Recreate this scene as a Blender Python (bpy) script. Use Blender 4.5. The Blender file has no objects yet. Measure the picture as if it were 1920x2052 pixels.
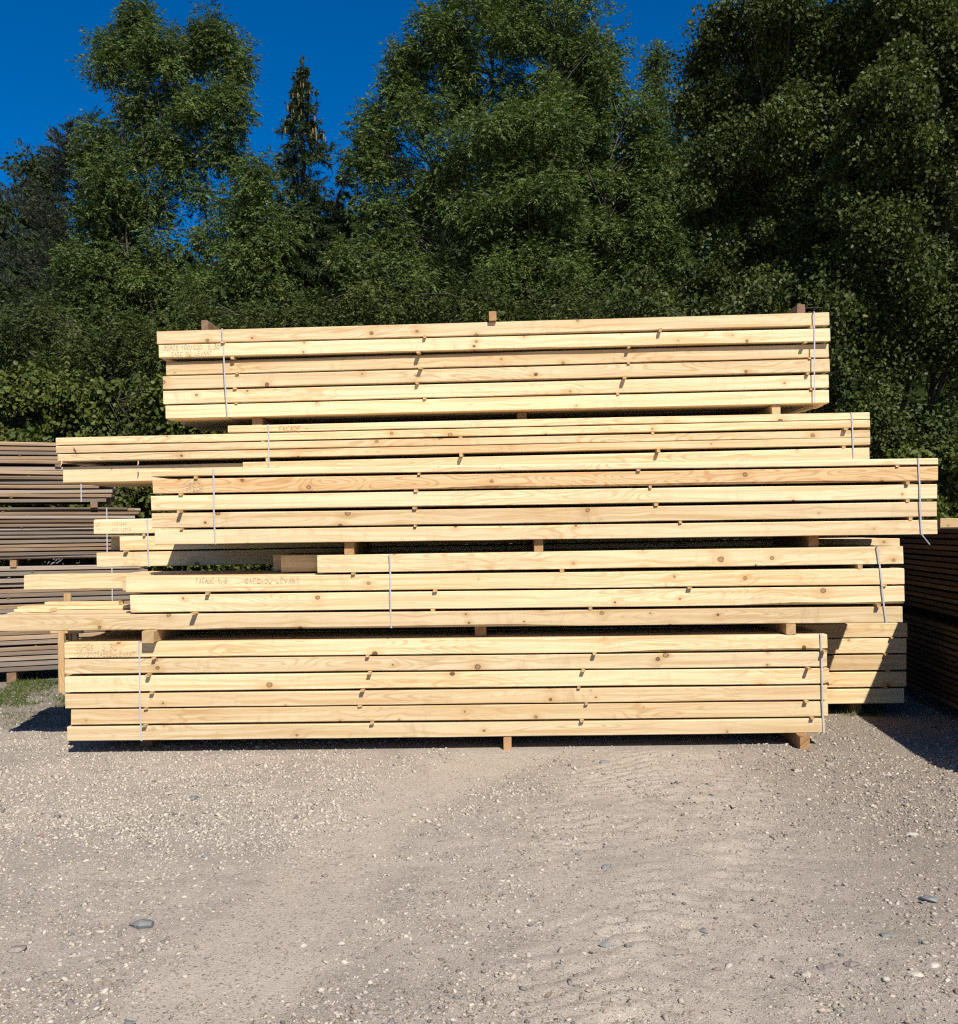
import bpy, math, random
import numpy as np
from mathutils import Matrix, Vector

rng = np.random.default_rng(7)
random.seed(7)
SC = bpy.context.scene
COL = SC.collection

# ------------------------------------------------------------------ camera
F, PX, PY, CAMH, ROLL = 1922.0, 997.0, 1062.0, 1.53, 0.0118
IW, IH = 1920.0, 2052.0
cam = bpy.data.cameras.new('camera')
cam_o = bpy.data.objects.new('camera', cam)
COL.objects.link(cam_o)
cam.sensor_fit = 'HORIZONTAL'
cam.sensor_width = 36.0
cam.lens = 36.0 * F / IW
cam.shift_x = -(PX - IW / 2) / IW
cam.shift_y = (PY - IH / 2) / IW
cam.clip_start = 0.05
cam.clip_end = 2000
cam_o.matrix_world = (Matrix.Translation((0, 0, CAMH)) @ Matrix.Rotation(math.pi / 2, 4, 'X')
                      @ Matrix.Rotation(-ROLL, 4, 'Z'))
SC.camera = cam_o

# ------------------------------------------------------------------ sky, sun, exposure
SUN_DIR = Vector((0.40, -1.0, 1.10)).normalized()       # towards the sun: behind the camera, a little right
elev = math.asin(SUN_DIR.z)
azim = math.atan2(SUN_DIR.x, SUN_DIR.y)                 # from +Y, clockwise
world = bpy.data.worlds.new('World')
SC.world = world
world.use_nodes = True
wn = world.node_tree
bg = wn.nodes['Background']
sky = wn.nodes.new('ShaderNodeTexSky')
sky.sky_type = 'NISHITA'
sky.sun_disc = False
sky.sun_elevation = elev
sky.sun_rotation = azim
sky.altitude = 1200
sky.air_density = 1.0
sky.dust_density = 0.0
sky.ozone_density = 5.0
hs = wn.nodes.new('ShaderNodeHueSaturation')
hs.inputs['Saturation'].default_value = 1.40
hs.inputs['Value'].default_value = 1.55
wn.links.new(sky.outputs[0], hs.inputs['Color'])
fl = wn.nodes.new('ShaderNodeMix')
fl.data_type = 'RGBA'
fl.blend_type = 'MULTIPLY'
fl.inputs[0].default_value = 1.0
fl.inputs[7].default_value = (1.0, 1.0, 1.12, 1.0)      # the phone's rendering of a clear blue sky
wn.links.new(hs.outputs[0], fl.inputs[6])
wn.links.new(fl.outputs[2], bg.inputs['Color'])
bg.inputs['Strength'].default_value = 0.05
sun = bpy.data.lights.new('sun', 'SUN')
sun.energy = 5.0
sun.angle = math.radians(0.53)
sun.color = (1.0, 0.955, 0.88)
sun_o = bpy.data.objects.new('sun', sun)
sun_o.rotation_euler = SUN_DIR.to_track_quat('Z', 'Y').to_euler()
sun_o.location = (4, -6, 14)
COL.objects.link(sun_o)
SC.view_settings.view_transform = 'Standard'
SC.view_settings.look = 'None'
SC.view_settings.exposure = 0.40
SC.view_settings.gamma = 1.0
SC.view_settings.use_curve_mapping = False
SC.render.engine = 'CYCLES'
SC.cycles.max_bounces = 6
SC.cycles.transparent_max_bounces = 4
SC.cycles.use_denoising = False
SC.cycles.diffuse_bounces = 2
SC.cycles.filter_width = 1.25


def W(px, py, Y):
    """photo pixel -> world point on the vertical plane at distance Y"""
    a, b = px - PX, PY - py
    c, s = math.cos(ROLL), math.sin(ROLL)
    u, v = a * c + b * s, -a * s + b * c
    return (u / F * Y, Y, CAMH + v / F * Y)


def G(px, py):
    """photo pixel -> point on the ground"""
    a, b = px - PX, PY - py
    c, s = math.cos(ROLL), math.sin(ROLL)
    u, v = a * c + b * s, -a * s + b * c
    Y = -CAMH * F / v
    return (u / F * Y, Y)


# ------------------------------------------------------------------ helpers
def tag(o, label=None, cat=None, group=None, kind=None):
    if label: o['label'] = label
    if cat: o['category'] = cat
    if group: o['group'] = group
    if kind: o['kind'] = kind
    return o


def empty(name, loc, rz=0.0):
    o = bpy.data.objects.new(name, None)
    o.empty_display_size = 0.1
    o.location = loc
    o.rotation_euler = (0, 0, rz)
    COL.objects.link(o)
    return o


def link(name, me, parent=None, loc=(0, 0, 0), rot=(0, 0, 0), scale=(1, 1, 1)):
    o = bpy.data.objects.new(name, me)
    o.location = loc
    o.rotation_euler = rot
    o.scale = scale
    COL.objects.link(o)
    if parent is not None:
        o.parent = parent
    return o


def mesh_np(name, V, Fc, mat, tint=None, smooth=False, extra=None):
    V = np.ascontiguousarray(V, dtype=np.float32).reshape(-1, 3)
    Fc = np.ascontiguousarray(Fc, dtype=np.int32)
    k = Fc.shape[1]
    me = bpy.data.meshes.new(name)
    me.vertices.add(len(V))
    me.vertices.foreach_set('co', V.ravel())
    me.loops.add(Fc.size)
    me.polygons.add(len(Fc))
    me.loops.foreach_set('vertex_index', Fc.ravel())
    me.polygons.foreach_set('loop_start', np.arange(0, Fc.size, k, dtype=np.int32))
    if smooth:
        me.polygons.foreach_set('use_smooth', np.ones(len(Fc), dtype=bool))
    me.update(calc_edges=True)
    if tint is not None:
        at = me.attributes.new('tint', 'FLOAT', 'POINT')
        at.data.foreach_set('value', np.ascontiguousarray(tint, dtype=np.float32))
    if extra is not None:
        at = me.attributes.new('shade', 'FLOAT', 'POINT')
        at.data.foreach_set('value', np.ascontiguousarray(extra, dtype=np.float32))
    me.materials.append(mat)
    return me


class Geo:
    """collects polygons of any size for one mesh"""
    def __init__(s): s.v, s.f = [], []

    def add(s, vs, fs):
        n = len(s.v)
        s.v += [tuple(p) for p in vs]
        s.f += [tuple(i + n for i in f) for f in fs]

    def box(s, c, d, M=None):
        x, y, z = d[0] / 2, d[1] / 2, d[2] / 2
        vs = [Vector((sx * x, sy * y, sz * z)) for sx in (-1, 1) for sy in (-1, 1) for sz in (-1, 1)]
        if M is not None: vs = [M @ p for p in vs]
        vs = [p + Vector(c) for p in vs]
        s.add(vs, [(0, 1, 3, 2), (4, 6, 7, 5), (0, 4, 5, 1), (2, 3, 7, 6), (0, 2, 6, 4), (1, 5, 7, 3)])

    def tube(s, pts, rads, k=5):
        pts = [Vector(p) for p in pts]
        n0 = len(s.v)
        for i, p in enumerate(pts):
            t = (pts[min(i + 1, len(pts) - 1)] - pts[max(i - 1, 0)])
            if t.length < 1e-6: t = Vector((0, 0, 1))
            t.normalize()
            a = t.cross(Vector((0.31, 0.95, 0.02)))
            if a.length < 1e-3: a = t.cross(Vector((1, 0, 0)))
            a.normalize()
            b = t.cross(a)
            for j in range(k):
                w = 2 * math.pi * j / k
                s.v.append(tuple(p + (a * math.cos(w) + b * math.sin(w)) * rads[i]))
        for i in range(len(pts) - 1):
            for j in range(k):
                s.f.append((n0 + i * k + j, n0 + i * k + (j + 1) % k, n0 + (i + 1) * k + (j + 1) % k, n0 + (i + 1) * k + j))

    def mesh(s, name, mat, smooth=False):
        me = bpy.data.meshes.new(name)
        me.from_pydata(s.v, [], s.f)
        if smooth:
            for p in me.polygons: p.use_smooth = True
        me.materials.append(mat)
        me.update()
        return me


# value noise in numpy
_T = np.random.default_rng(3).random((256, 256)).astype(np.float32)


def vn(x, y):
    xi, yi = np.floor(x).astype(int), np.floor(y).astype(int)
    fx, fy = x - xi, y - yi
    fx, fy = fx * fx * (3 - 2 * fx), fy * fy * (3 - 2 * fy)
    a, b = _T[xi & 255, yi & 255], _T[(xi + 1) & 255, yi & 255]
    c, d = _T[xi & 255, (yi + 1) & 255], _T[(xi + 1) & 255, (yi + 1) & 255]
    return (a * (1 - fx) + b * fx) * (1 - fy) + (c * (1 - fx) + d * fx) * fy


def fbm(x, y, o=4):
    t, a, s = 0, 0.5, 0
    for i in range(o):
        t = t + a * vn(x * 2 ** i + 17.3 * i, y * 2 ** i + 5.1 * i)
        s += a
        a *= 0.5
    return t / s


def sstep(a, b, x):
    t = np.clip((x - a) / (b - a), 0, 1)
    return t * t * (3 - 2 * t)


# ------------------------------------------------------------------ node materials
class NT:
    def __init__(s, name):
        s.m = bpy.data.materials.new(name)
        s.m.use_nodes = True
        s.t = s.m.node_tree
        s.t.nodes.clear()
        s.out = s.t.nodes.new('ShaderNodeOutputMaterial')

    def n(s, typ, **kw):
        nd = s.t.nodes.new(typ)
        for k, v in kw.items(): setattr(nd, k, v)
        return nd

    def put(s, sock, v):
        if isinstance(v, bpy.types.NodeSocket): s.t.links.new(v, sock)
        elif v is not None:
            try: sock.default_value = v
            except Exception: sock.default_value = (*v, 1.0)

    def math(s, op, a, b=None, c=None, clamp=False):
        nd = s.n('ShaderNodeMath', operation=op, use_clamp=clamp)
        for i, v in enumerate((a, b, c)):
            if v is not None: s.put(nd.inputs[i], v)
        return nd.outputs[0]

    def xyz(s, x, y, z):
        nd = s.n('ShaderNodeCombineXYZ')
        for i, v in enumerate((x, y, z)): s.put(nd.inputs[i], v)
        return nd.outputs[0]

    def noise(s, vec, scale=1.0, detail=3.0, rough=0.55, dist=0.0, dim='3D'):
        nd = s.n('ShaderNodeTexNoise', noise_dimensions=dim)
        s.put(nd.inputs['Vector'], vec)
        nd.inputs['Scale'].default_value = scale
        nd.inputs['Detail'].default_value = detail
        nd.inputs['Roughness'].default_value = rough
        nd.inputs['Distortion'].default_value = dist
        return nd.outputs[0]

    def rng(s, v, a, b, c=0.0, d=1.0, smooth=False):
        nd = s.n('ShaderNodeMapRange', clamp=True)
        if smooth: nd.interpolation_type = 'SMOOTHSTEP'
        for i, q in enumerate((v, a, b, c, d)): s.put(nd.inputs[i], q)
        return nd.outputs[0]

    def mix(s, f, a, b, mode='MIX'):
        nd = s.n('ShaderNodeMix', data_type='RGBA', blend_type=mode)
        s.put(nd.inputs[0], f)
        s.put(nd.inputs[6], a if isinstance(a, bpy.types.NodeSocket) else (*a, 1.0))
        s.put(nd.inputs[7], b if isinstance(b, bpy.types.NodeSocket) else (*b, 1.0))
        return nd.outputs[2]

    def bump(s, h, strength, dist):
        nd = s.n('ShaderNodeBump')
        nd.inputs['Strength'].default_value = strength
        nd.inputs['Distance'].default_value = dist
        s.put(nd.inputs['Height'], h)
        return nd.outputs[0]

    def principled(s, col, rough=0.7, spec=0.3, normal=None):
        nd = s.n('ShaderNodeBsdfPrincipled')
        s.put(nd.inputs['Base Color'], col if isinstance(col, bpy.types.NodeSocket) else (*col, 1.0))
        s.put(nd.inputs['Roughness'], rough)
        nd.inputs['Specular IOR Level'].default_value = spec
        if normal is not None: s.put(nd.inputs['Normal'], normal)
        return nd

    def done(s, nd):
        s.t.links.new(nd.outputs[0], s.out.inputs['Surface'])
        return s.m


def wood_material(name, base, late, knot=1.0, cathedral=0.0, dirt=0.75):
    t = NT(name)
    tc = t.n('ShaderNodeTexCoord')
    sp = t.n('ShaderNodeSeparateXYZ')
    t.t.links.new(tc.outputs['Object'], sp.inputs[0])
    x, y, z = sp.outputs
    r = t.n('ShaderNodeObjectInfo').outputs['Random']
    q = t.math('ADD', z, t.math('MULTIPLY', y, 0.83))
    # knots: one feature point per long cell
    kx = t.math('MULTIPLY_ADD', x, 2.3, t.math('MULTIPLY', r, 91.0))
    kq = t.math('MULTIPLY_ADD', q, 8.0, t.math('MULTIPLY', r, 57.0))
    vo = t.n('ShaderNodeTexVoronoi', voronoi_dimensions='2D', feature='F1')
    vo.inputs['Scale'].default_value = 1.0
    t.put(vo.inputs['Vector'], t.xyz(kx, kq, 0.0))
    ps = t.n('ShaderNodeSeparateXYZ')
    t.t.links.new(vo.outputs['Position'], ps.inputs[0])
    cs = t.n('ShaderNodeSeparateColor')
    t.t.links.new(vo.outputs['Color'], cs.inputs[0])
    dx = t.math('DIVIDE', t.math('SUBTRACT', kx, ps.outputs[0]), 2.3)
    dq = t.math('DIVIDE', t.math('SUBTRACT', kq, ps.outputs[1]), 8.0)
    d0 = t.math('SQRT', t.math('ADD', t.math('MULTIPLY', t.math('MULTIPLY', dx, dx), 0.75), t.math('MULTIPLY', dq, dq)))
    wob = t.noise(t.xyz(t.math('MULTIPLY', x, 45.0), t.math('MULTIPLY', q, 45.0), r), 1.0, 2.0)
    d = t.math('MULTIPLY_ADD', t.math('SUBTRACT', wob, 0.5), 0.011, d0)
    rk = t.math('MAXIMUM', t.math('MULTIPLY', t.math('SUBTRACT', cs.outputs[0], 0.42), 0.024 * knot), 0.0002)
    km = t.rng(d, t.math('MULTIPLY', rk, 1.1), t.math('MULTIPLY', rk, 0.85), 0, 1)
    kin = t.rng(d, t.math('MULTIPLY', rk, 0.88), t.math('MULTIPLY', rk, 0.5), 0, 1)
    # grain bends round the knots
    e = t.math('DIVIDE', d0, 0.05)
    wgt = t.math('DIVIDE', 0.75, t.math('MULTIPLY_ADD', e, e, 1.0))
    on = t.rng(rk, 0.001, 0.004)
    gq = t.math('SUBTRACT', q, t.math('MULTIPLY', t.math('MULTIPLY', dq, wgt), on))
    gx = t.math('MULTIPLY_ADD', x, 0.55, t.math('MULTIPLY', r, 63.0))
    wander = t.noise(t.xyz(t.math('MULTIPLY', gx, 1.4), 0.0, r), 1.0, 1.0)
    gq2 = t.math('MULTIPLY_ADD', wander, 0.05, gq)
    grain = t.noise(t.xyz(gx, t.math('MULTIPLY', gq2, 34.0), t.math('MULTIPLY', r, 9.0)), 1.0, 4.0, 0.6, 0.25)
    fine = t.noise(t.xyz(t.math('MULTIPLY', gx, 6.0), t.math('MULTIPLY', gq2, 330.0), 2.0), 1.0, 2.0)
    blot = t.noise(t.xyz(t.math('MULTIPLY', gx, 4.5), t.math('MULTIPLY', q, 9.0), 5.0), 1.0, 4.0, 0.6)
    saw = t.noise(t.xyz(t.math('MULTIPLY_ADD', x, 130.0, t.math('MULTIPLY', q, 45.0)), t.math('MULTIPLY', q, 9.0), 1.0), 1.0, 1.0)
    g1 = t.rng(grain, 0.40, 0.68, 0.0, 1.0, True)
    col = t.mix(g1, base, late)
    col = t.mix(t.rng(fine, 0.35, 0.8, 0.0, 0.45), col, late)
    if cathedral > 0:
        cn = t.noise(t.xyz(t.math('MULTIPLY', gx, 3.6), t.math('MULTIPLY', gq2, 11.0), 3.0), 1.0, 0.6)
        cl = t.math('SINE', t.math('MULTIPLY', cn, 78.0))
        col = t.mix(t.rng(cl, 0.25, 1.0, 0.0, cathedral), col, (late[0] * 0.78, late[1] * 0.6, late[2] * 0.45))
    else:
        cn = t.noise(t.xyz(t.math('MULTIPLY', gx, 2.6), t.math('MULTIPLY', gq2, 10.0), 3.0), 1.0, 0.4)
        cl = t.math('SINE', t.math('MULTIPLY', cn, 90.0))
        here = t.rng(t.noise(t.xyz(t.math('MULTIPLY', gx, 1.7), t.math('MULTIPLY', r, 40.0), 0.0), 1.0, 1.0), 0.42, 0.60)
        col = t.mix(t.math('MULTIPLY', t.rng(cl, 0.3, 1.0, 0.0, 0.62), here), col, (late[0] * 0.85, late[1] * 0.72, late[2] * 0.6))
    # pinkish and grey blotches, dark pitch streaks
    col = t.mix(t.rng(blot, 0.50, 0.72, 0.0, dirt), col, (base[0] * 0.86, base[1] * 0.76, base[2] * 0.72))
    st = t.noise(t.xyz(t.math('MULTIPLY', gx, 9.0), t.math('MULTIPLY', q, 70.0), 8.0), 1.0, 3.0)
    col = t.mix(t.rng(st, 0.68, 0.78, 0.0, 0.55), col, (0.20, 0.13, 0.07))
    col = t.mix(t.rng(saw, 0.55, 0.8, 0.0, 0.10), col, (base[0] * 0.6, base[1] * 0.52, base[2] * 0.42))
    smear = t.noise(t.xyz(t.math('MULTIPLY_ADD', x, 15.0, t.math('MULTIPLY', r, 31.0)), t.math('MULTIPLY', q, 5.0), 3.0), 1.0, 3.0, 0.65)
    sm2 = t.rng(t.noise(t.xyz(t.math('MULTIPLY_ADD', x, 1.1, t.math('MULTIPLY', r, 17.0)), 0.0, 2.0), 1.0, 1.0), 0.45, 0.65)
    col = t.mix(t.math('MULTIPLY', t.rng(smear, 0.54, 0.70, 0.0, 0.6), sm2), col, (base[0] * 0.62, base[1] * 0.56, base[2] * 0.50))
    # halo and knot itself
    halo = t.rng(d0, t.math('MULTIPLY', rk, 5.0), t.math('MULTIPLY', rk, 1.0), 0.0, 0.5)
    col = t.mix(t.math('MULTIPLY', halo, on), col, (late[0] * 0.85, late[1] * 0.75, late[2] * 0.6))
    rings = t.rng(t.math('SINE', t.math('MULTIPLY', d, 2600.0)), -0.2, 1.0, 0.0, 0.55)
    pale = t.mix(t.rng(cs.outputs[1], 0.35, 0.95), (0.43, 0.27, 0.13), (0.13, 0.07, 0.035))
    pale = t.mix(rings, pale, (0.22, 0.12, 0.055))
    kcol = t.mix(kin, (0.13, 0.075, 0.035), pale)
    col = t.mix(km, col, kcol)
    tone = t.rng(t.math('FRACT', t.math('MULTIPLY', r, 7.31)), 0.0, 1.0, 0.81, 1.10)
    hue = t.math('FRACT', t.math('MULTIPLY', r, 13.7))
    col = t.mix(t.math('MULTIPLY', hue, 0.40), col, t.mix(1.0, col, (1.02, 0.88, 0.76), 'MULTIPLY'))
    v3 = t.n('ShaderNodeVectorMath', operation='SCALE')
    t.put(v3.inputs[0], col)
    t.put(v3.inputs['Scale'], tone)
    h = t.math('ADD', t.math('MULTIPLY', grain, 0.6), t.math('ADD', t.math('MULTIPLY', fine, 0.3), t.math('MULTIPLY', saw, 0.25)))
    return t.done(t.principled(v3.outputs[0], 0.72, 0.22, t.bump(h, 0.35, 0.0016)))


def old_board_material(name, c1, c2, c3):
    t = NT(name)
    tc = t.n('ShaderNodeTexCoord')
    sp = t.n('ShaderNodeSeparateXYZ')
    t.t.links.new(tc.outputs['Object'], sp.inputs[0])
    x, y, z = sp.outputs
    r = t.n('ShaderNodeObjectInfo').outputs['Random']
    q = t.math('MULTIPLY_ADD', y, 0.9, z)
    gx = t.math('MULTIPLY_ADD', x, 1.0, t.math('MULTIPLY', r, 77.0))
    g = t.noise(t.xyz(t.math('MULTIPLY', gx, 1.6), t.math('MULTIPLY', q, 90.0), r), 1.0, 4.0)
    b = t.noise(t.xyz(t.math('MULTIPLY', gx, 2.2), t.math('MULTIPLY', q, 8.0), 4.0), 1.0, 3.0)
    col = t.mix(t.math('FRACT', t.math('MULTIPLY', r, 5.3)), c1, c2)
    col = t.mix(t.rng(b, 0.48, 0.7, 0, 0.8), col, c3)
    col = t.mix(t.rng(g, 0.45, 0.75, 0, 0.65), col, (c1[0] * 0.45, c1[1] * 0.4, c1[2] * 0.36))
    spots = t.noise(t.xyz(t.math('MULTIPLY', gx, 9.0), t.math('MULTIPLY', q, 25.0), 1.0), 1.0, 2.0)
    col = t.mix(t.rng(spots, 0.72, 0.78, 0, 0.8), col, (0.05, 0.035, 0.025))
    v3 = t.n('ShaderNodeVectorMath', operation='SCALE')
    t.put(v3.inputs[0], col)
    t.put(v3.inputs['Scale'], t.rng(t.math('FRACT', t.math('MULTIPLY', r, 19.1)), 0, 1, 0.55, 1.35))
    return t.done(t.principled(v3.outputs[0], 0.85, 0.15, t.bump(g, 0.5, 0.002)))


def leaf_material(name, dark, light, dry, transl=0.16, rough=0.48, spec=0.14):
    t = NT(name)
    a = t.n('ShaderNodeAttribute', attribute_name='tint').outputs['Fac']
    col = t.mix(t.rng(a, 0.0, 0.85), dark, light)
    col = t.mix(t.rng(a, 0.93, 1.0, 0.0, 0.9), col, dry)
    p = t.principled(col, rough, spec)
    tr = t.n('ShaderNodeBsdfTranslucent')
    t.put(tr.inputs['Color'], t.mix(1.0, col, (1.5, 1.7, 0.55), 'MULTIPLY'))
    mx = t.n('ShaderNodeMixShader')
    mx.inputs[0].default_value = transl
    t.t.links.new(p.outputs[0], mx.inputs[1])
    t.t.links.new(tr.outputs[0], mx.inputs[2])
    return t.done(mx)


def bark_material(name, c1, c2, scale=9.0):
    t = NT(name)
    tc = t.n('ShaderNodeTexCoord')
    sp = t.n('ShaderNodeSeparateXYZ')
    t.t.links.new(tc.outputs['Object'], sp.inputs[0])
    x, y, z = sp.outputs
    v = t.xyz(x, y, t.math('MULTIPLY', z, 0.45))
    n = t.noise(v, scale, 4.0)
    col = t.mix(t.rng(n, 0.42, 0.62), c1, c2)
    return t.done(t.principled(col, 0.85, 0.15, t.bump(n, 0.6, 0.01)))


def plain_material(name, c, rough=0.7, spec=0.25, var=0.25, scale=20.0, metal=0.0):
    t = NT(name)
    tc = t.n('ShaderNodeTexCoord')
    n = t.noise(tc.outputs['Object'], scale, 3.0)
    col = t.mix(t.rng(n, 0.35, 0.7, 0, 1), c, tuple(k * (1 - var) for k in c))
    p = t.principled(col, rough, spec, t.bump(n, 0.2, 0.002))
    return t.done(p)


M = {}
M['beam'] = wood_material('fresh_spruce', (0.765, 0.610, 0.370), (0.575, 0.395, 0.190), 1.4)
M['beam_clear'] = wood_material('fresh_spruce_few_knots', (0.78, 0.625, 0.385), (0.61, 0.43, 0.215), 0.9, 0.0, 0.6)
M['beam_figured'] = wood_material('figured_larch', (0.72, 0.53, 0.29), (0.62, 0.39, 0.175), 1.8, 0.62, 0.25)
M['stick'] = wood_material('spacer_wood', (0.58, 0.40, 0.19), (0.44, 0.27, 0.11), 0.0, 0.0, 0.3)
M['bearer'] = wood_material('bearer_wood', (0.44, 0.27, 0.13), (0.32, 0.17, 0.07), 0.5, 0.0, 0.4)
M['bearer_dark'] = wood_material('weathered_and_shaded_bearer_wood', (0.26, 0.165, 0.10), (0.18, 0.10, 0.06), 0.5, 0.0, 0.5)  # weathered wood, also used to paint shadow into bearers under the packs
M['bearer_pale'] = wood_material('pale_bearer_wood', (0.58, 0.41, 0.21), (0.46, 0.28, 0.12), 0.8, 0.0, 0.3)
M['board_brown'] = old_board_material('weathered_brown_board', (0.21, 0.135, 0.08), (0.34, 0.235, 0.14), (0.29, 0.215, 0.15))
M['board_shaded'] = old_board_material('shade_darkened_board', (0.065, 0.042, 0.026), (0.11, 0.072, 0.042), (0.085, 0.06, 0.04))  # deep shade of the right-hand packs put into the board colour
M['board_grey'] = old_board_material('weathered_grey_board', (0.245, 0.19, 0.14), (0.37, 0.305, 0.245), (0.31, 0.215, 0.14))
M['pencil'] = plain_material('pencil_mark', (0.51, 0.40, 0.25), 0.8, 0.1)
M['redmark'] = plain_material('red_crayon_mark', (0.62, 0.17, 0.06), 0.8, 0.1)
M['bark'] = bark_material('ash_bark', (0.065, 0.057, 0.047), (0.16, 0.145, 0.12))
M['bark_pale'] = bark_material('pale_birch_bark', (0.10, 0.09, 0.08), (0.42, 0.41, 0.38), 7.0)
M['bark_dark'] = bark_material('dark_bark', (0.045, 0.035, 0.028), (0.10, 0.08, 0.065))
M['ash'] = leaf_material('ash_leaf', (0.034, 0.056, 0.015), (0.110, 0.150, 0.038), (0.19, 0.15, 0.035))
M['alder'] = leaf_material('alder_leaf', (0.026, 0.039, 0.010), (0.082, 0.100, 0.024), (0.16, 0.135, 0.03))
M['hedge'] = leaf_material('bramble_leaf', (0.040, 0.056, 0.011), (0.110, 0.125, 0.026), (0.19, 0.14, 0.03))
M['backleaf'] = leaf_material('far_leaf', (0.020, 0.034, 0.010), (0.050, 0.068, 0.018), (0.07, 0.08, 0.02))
M['needle'] = leaf_material('spruce_needle', (0.020, 0.036, 0.014), (0.050, 0.072, 0.024), (0.10, 0.085, 0.03), 0.1)
M['needle_grey'] = leaf_material('grey_spruce_needle', (0.026, 0.036, 0.021), (0.060, 0.070, 0.045), (0.09, 0.08, 0.05), 0.08)
M['cone'] = plain_material('spruce_cone', (0.22, 0.14, 0.06), 0.7)
M['grass'] = leaf_material('grass_blade', (0.040, 0.070, 0.016), (0.12, 0.15, 0.035), (0.22, 0.18, 0.07), 0.3)
# polyester strap
t = NT('polyester_strap')
p = t.principled((0.43, 0.42, 0.415), 0.28, 0.45)
M['strap'] = t.done(p)


# gravel and stones
def stone_material(name):
    t = NT(name)
    a = t.n('ShaderNodeAttribute', attribute_name='tint').outputs['Fac']
    b = t.n('ShaderNodeAttribute', attribute_name='shade').outputs['Fac']
    geo = t.n('ShaderNodeNewGeometry')
    n = t.noise(geo.outputs['Position'], 90.0, 3.0)
    cr = t.n('ShaderNodeValToRGB')
    els = cr.color_ramp.elements
    els[0].position, els[0].color = 0.0, (0.115, 0.11, 0.105, 1)
    els[1].position, els[1].color = 1.0, (0.46, 0.405, 0.33, 1)
    for pz, c in ((0.18, (0.20, 0.18, 0.155, 1)), (0.30, (0.24, 0.17, 0.125, 1)), (0.45, (0.34, 0.285, 0.22, 1)), (0.70, (0.47, 0.40, 0.305, 1))):
        e = els.new(pz)
        e.color = c
    t.put(cr.inputs[0], a)
    v3 = t.n('ShaderNodeVectorMath', operation='SCALE')
    t.put(v3.inputs[0], t.mix(t.rng(n, 0.4, 0.75, 0, 0.4), cr.outputs[0], (0.40, 0.345, 0.27)))
    t.put(v3.inputs['Scale'], t.rng(b, 0, 1, 0.8, 1.15))
    return t.done(t.principled(v3.outputs[0], 0.85, 0.2, t.bump(n, 0.3, 0.002)))


M['gravel'] = stone_material('gravel_stones')


def big_stone_material(name, c):
    t = NT(name)
    tc = t.n('ShaderNodeTexCoord')
    n = t.noise(tc.outputs['Object'], 14.0, 5.0)
    n2 = t.noise(tc.outputs['Object'], 70.0, 3.0)
    col = t.mix(t.rng(n, 0.4, 0.68), c, tuple(min(1, k * 1.45 + 0.02) for k in c))
    col = t.mix(t.rng(n2, 0.55, 0.75, 0, 0.5), col, (0.36, 0.31, 0.25))
    h = t.math('ADD', n, t.math('MULTIPLY', n2, 0.3))
    return t.done(t.principled(col, 0.9, 0.1, t.bump(h, 0.8, 0.012)))


M['stone_grey'] = big_stone_material('blue_grey_stone', (0.15, 0.15, 0.142))
M['stone_brown'] = big_stone_material('brown_grey_stone', (0.20, 0.165, 0.14))
M['stone_pale'] = big_stone_material('pale_limestone', (0.37, 0.325, 0.26))
M['stone_red'] = big_stone_material('reddish_stone', (0.25, 0.125, 0.09))

# ground
t = NT('packed_gravel_ground')
geo = t.n('ShaderNodeNewGeometry')
sp = t.n('ShaderNodeSeparateXYZ')
t.t.links.new(geo.outputs['Position'], sp.inputs[0])
P = geo.outputs['Position']
n1 = t.noise(P, 0.55, 4.0, 0.6)
n2 = t.noise(P, 5.0, 5.0, 0.62)
n3 = t.noise(P, 55.0, 4.0, 0.65)
n4 = t.noise(P, 260.0, 2.0)
right_tone = t.math('MULTIPLY_ADD', t.math('SUBTRACT', n1, 0.5), 1.6, sp.outputs[0])
col = t.mix(t.rng(n2, 0.35, 0.68), (0.400, 0.336, 0.268), (0.335, 0.282, 0.226))
n0_ = t.noise(P, 1.3, 4.0, 0.6, 0.6)
col = t.mix(t.rng(n0_, 0.46, 0.60, 0.0, 0.75, True), col, (0.295, 0.252, 0.205))
col = t.mix(t.rng(right_tone, 0.9, 2.3, 0.0, 0.8, True), col, (0.225, 0.185, 0.145))  # ground colour gets darker towards the right, with a noisy edge
dust = t.n('ShaderNodeAttribute', attribute_name='tint').outputs['Fac']
col = t.mix(t.math('MULTIPLY', dust, 0.8), col, (0.445, 0.372, 0.290))
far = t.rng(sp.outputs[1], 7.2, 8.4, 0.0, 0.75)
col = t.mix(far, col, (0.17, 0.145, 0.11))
col = t.mix(t.rng(n3, 0.52, 0.74, 0, 0.55), col, (0.25, 0.205, 0.16))
col = t.mix(t.rng(n4, 0.60, 0.72, 0, 0.55), col, (0.52, 0.45, 0.36))
col = t.mix(t.rng(n4, 0.40, 0.28, 0, 0.5), col, (0.17, 0.14, 0.11))
def cells(scale, lo, hi, seed):
    vo = t.n('ShaderNodeTexVoronoi', feature='F1')
    vo.inputs['Scale'].default_value = scale
    t.put(vo.inputs['Vector'], P)
    cs = t.n('ShaderNodeSeparateColor')
    t.t.links.new(vo.outputs['Color'], cs.inputs[0])
    size = t.math('MULTIPLY', cs.outputs[1], 0.62)
    m = t.rng(vo.outputs['Distance'], size, t.math('MULTIPLY', size, 0.7), 0, 1)
    pick = t.rng(t.math('ADD', cs.outputs[2], t.math('MULTIPLY', t.math('SUBTRACT', n2, 0.5), 1.6)), lo, hi)
    return t.math('MULTIPLY', m, pick), cs.outputs[0]


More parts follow.
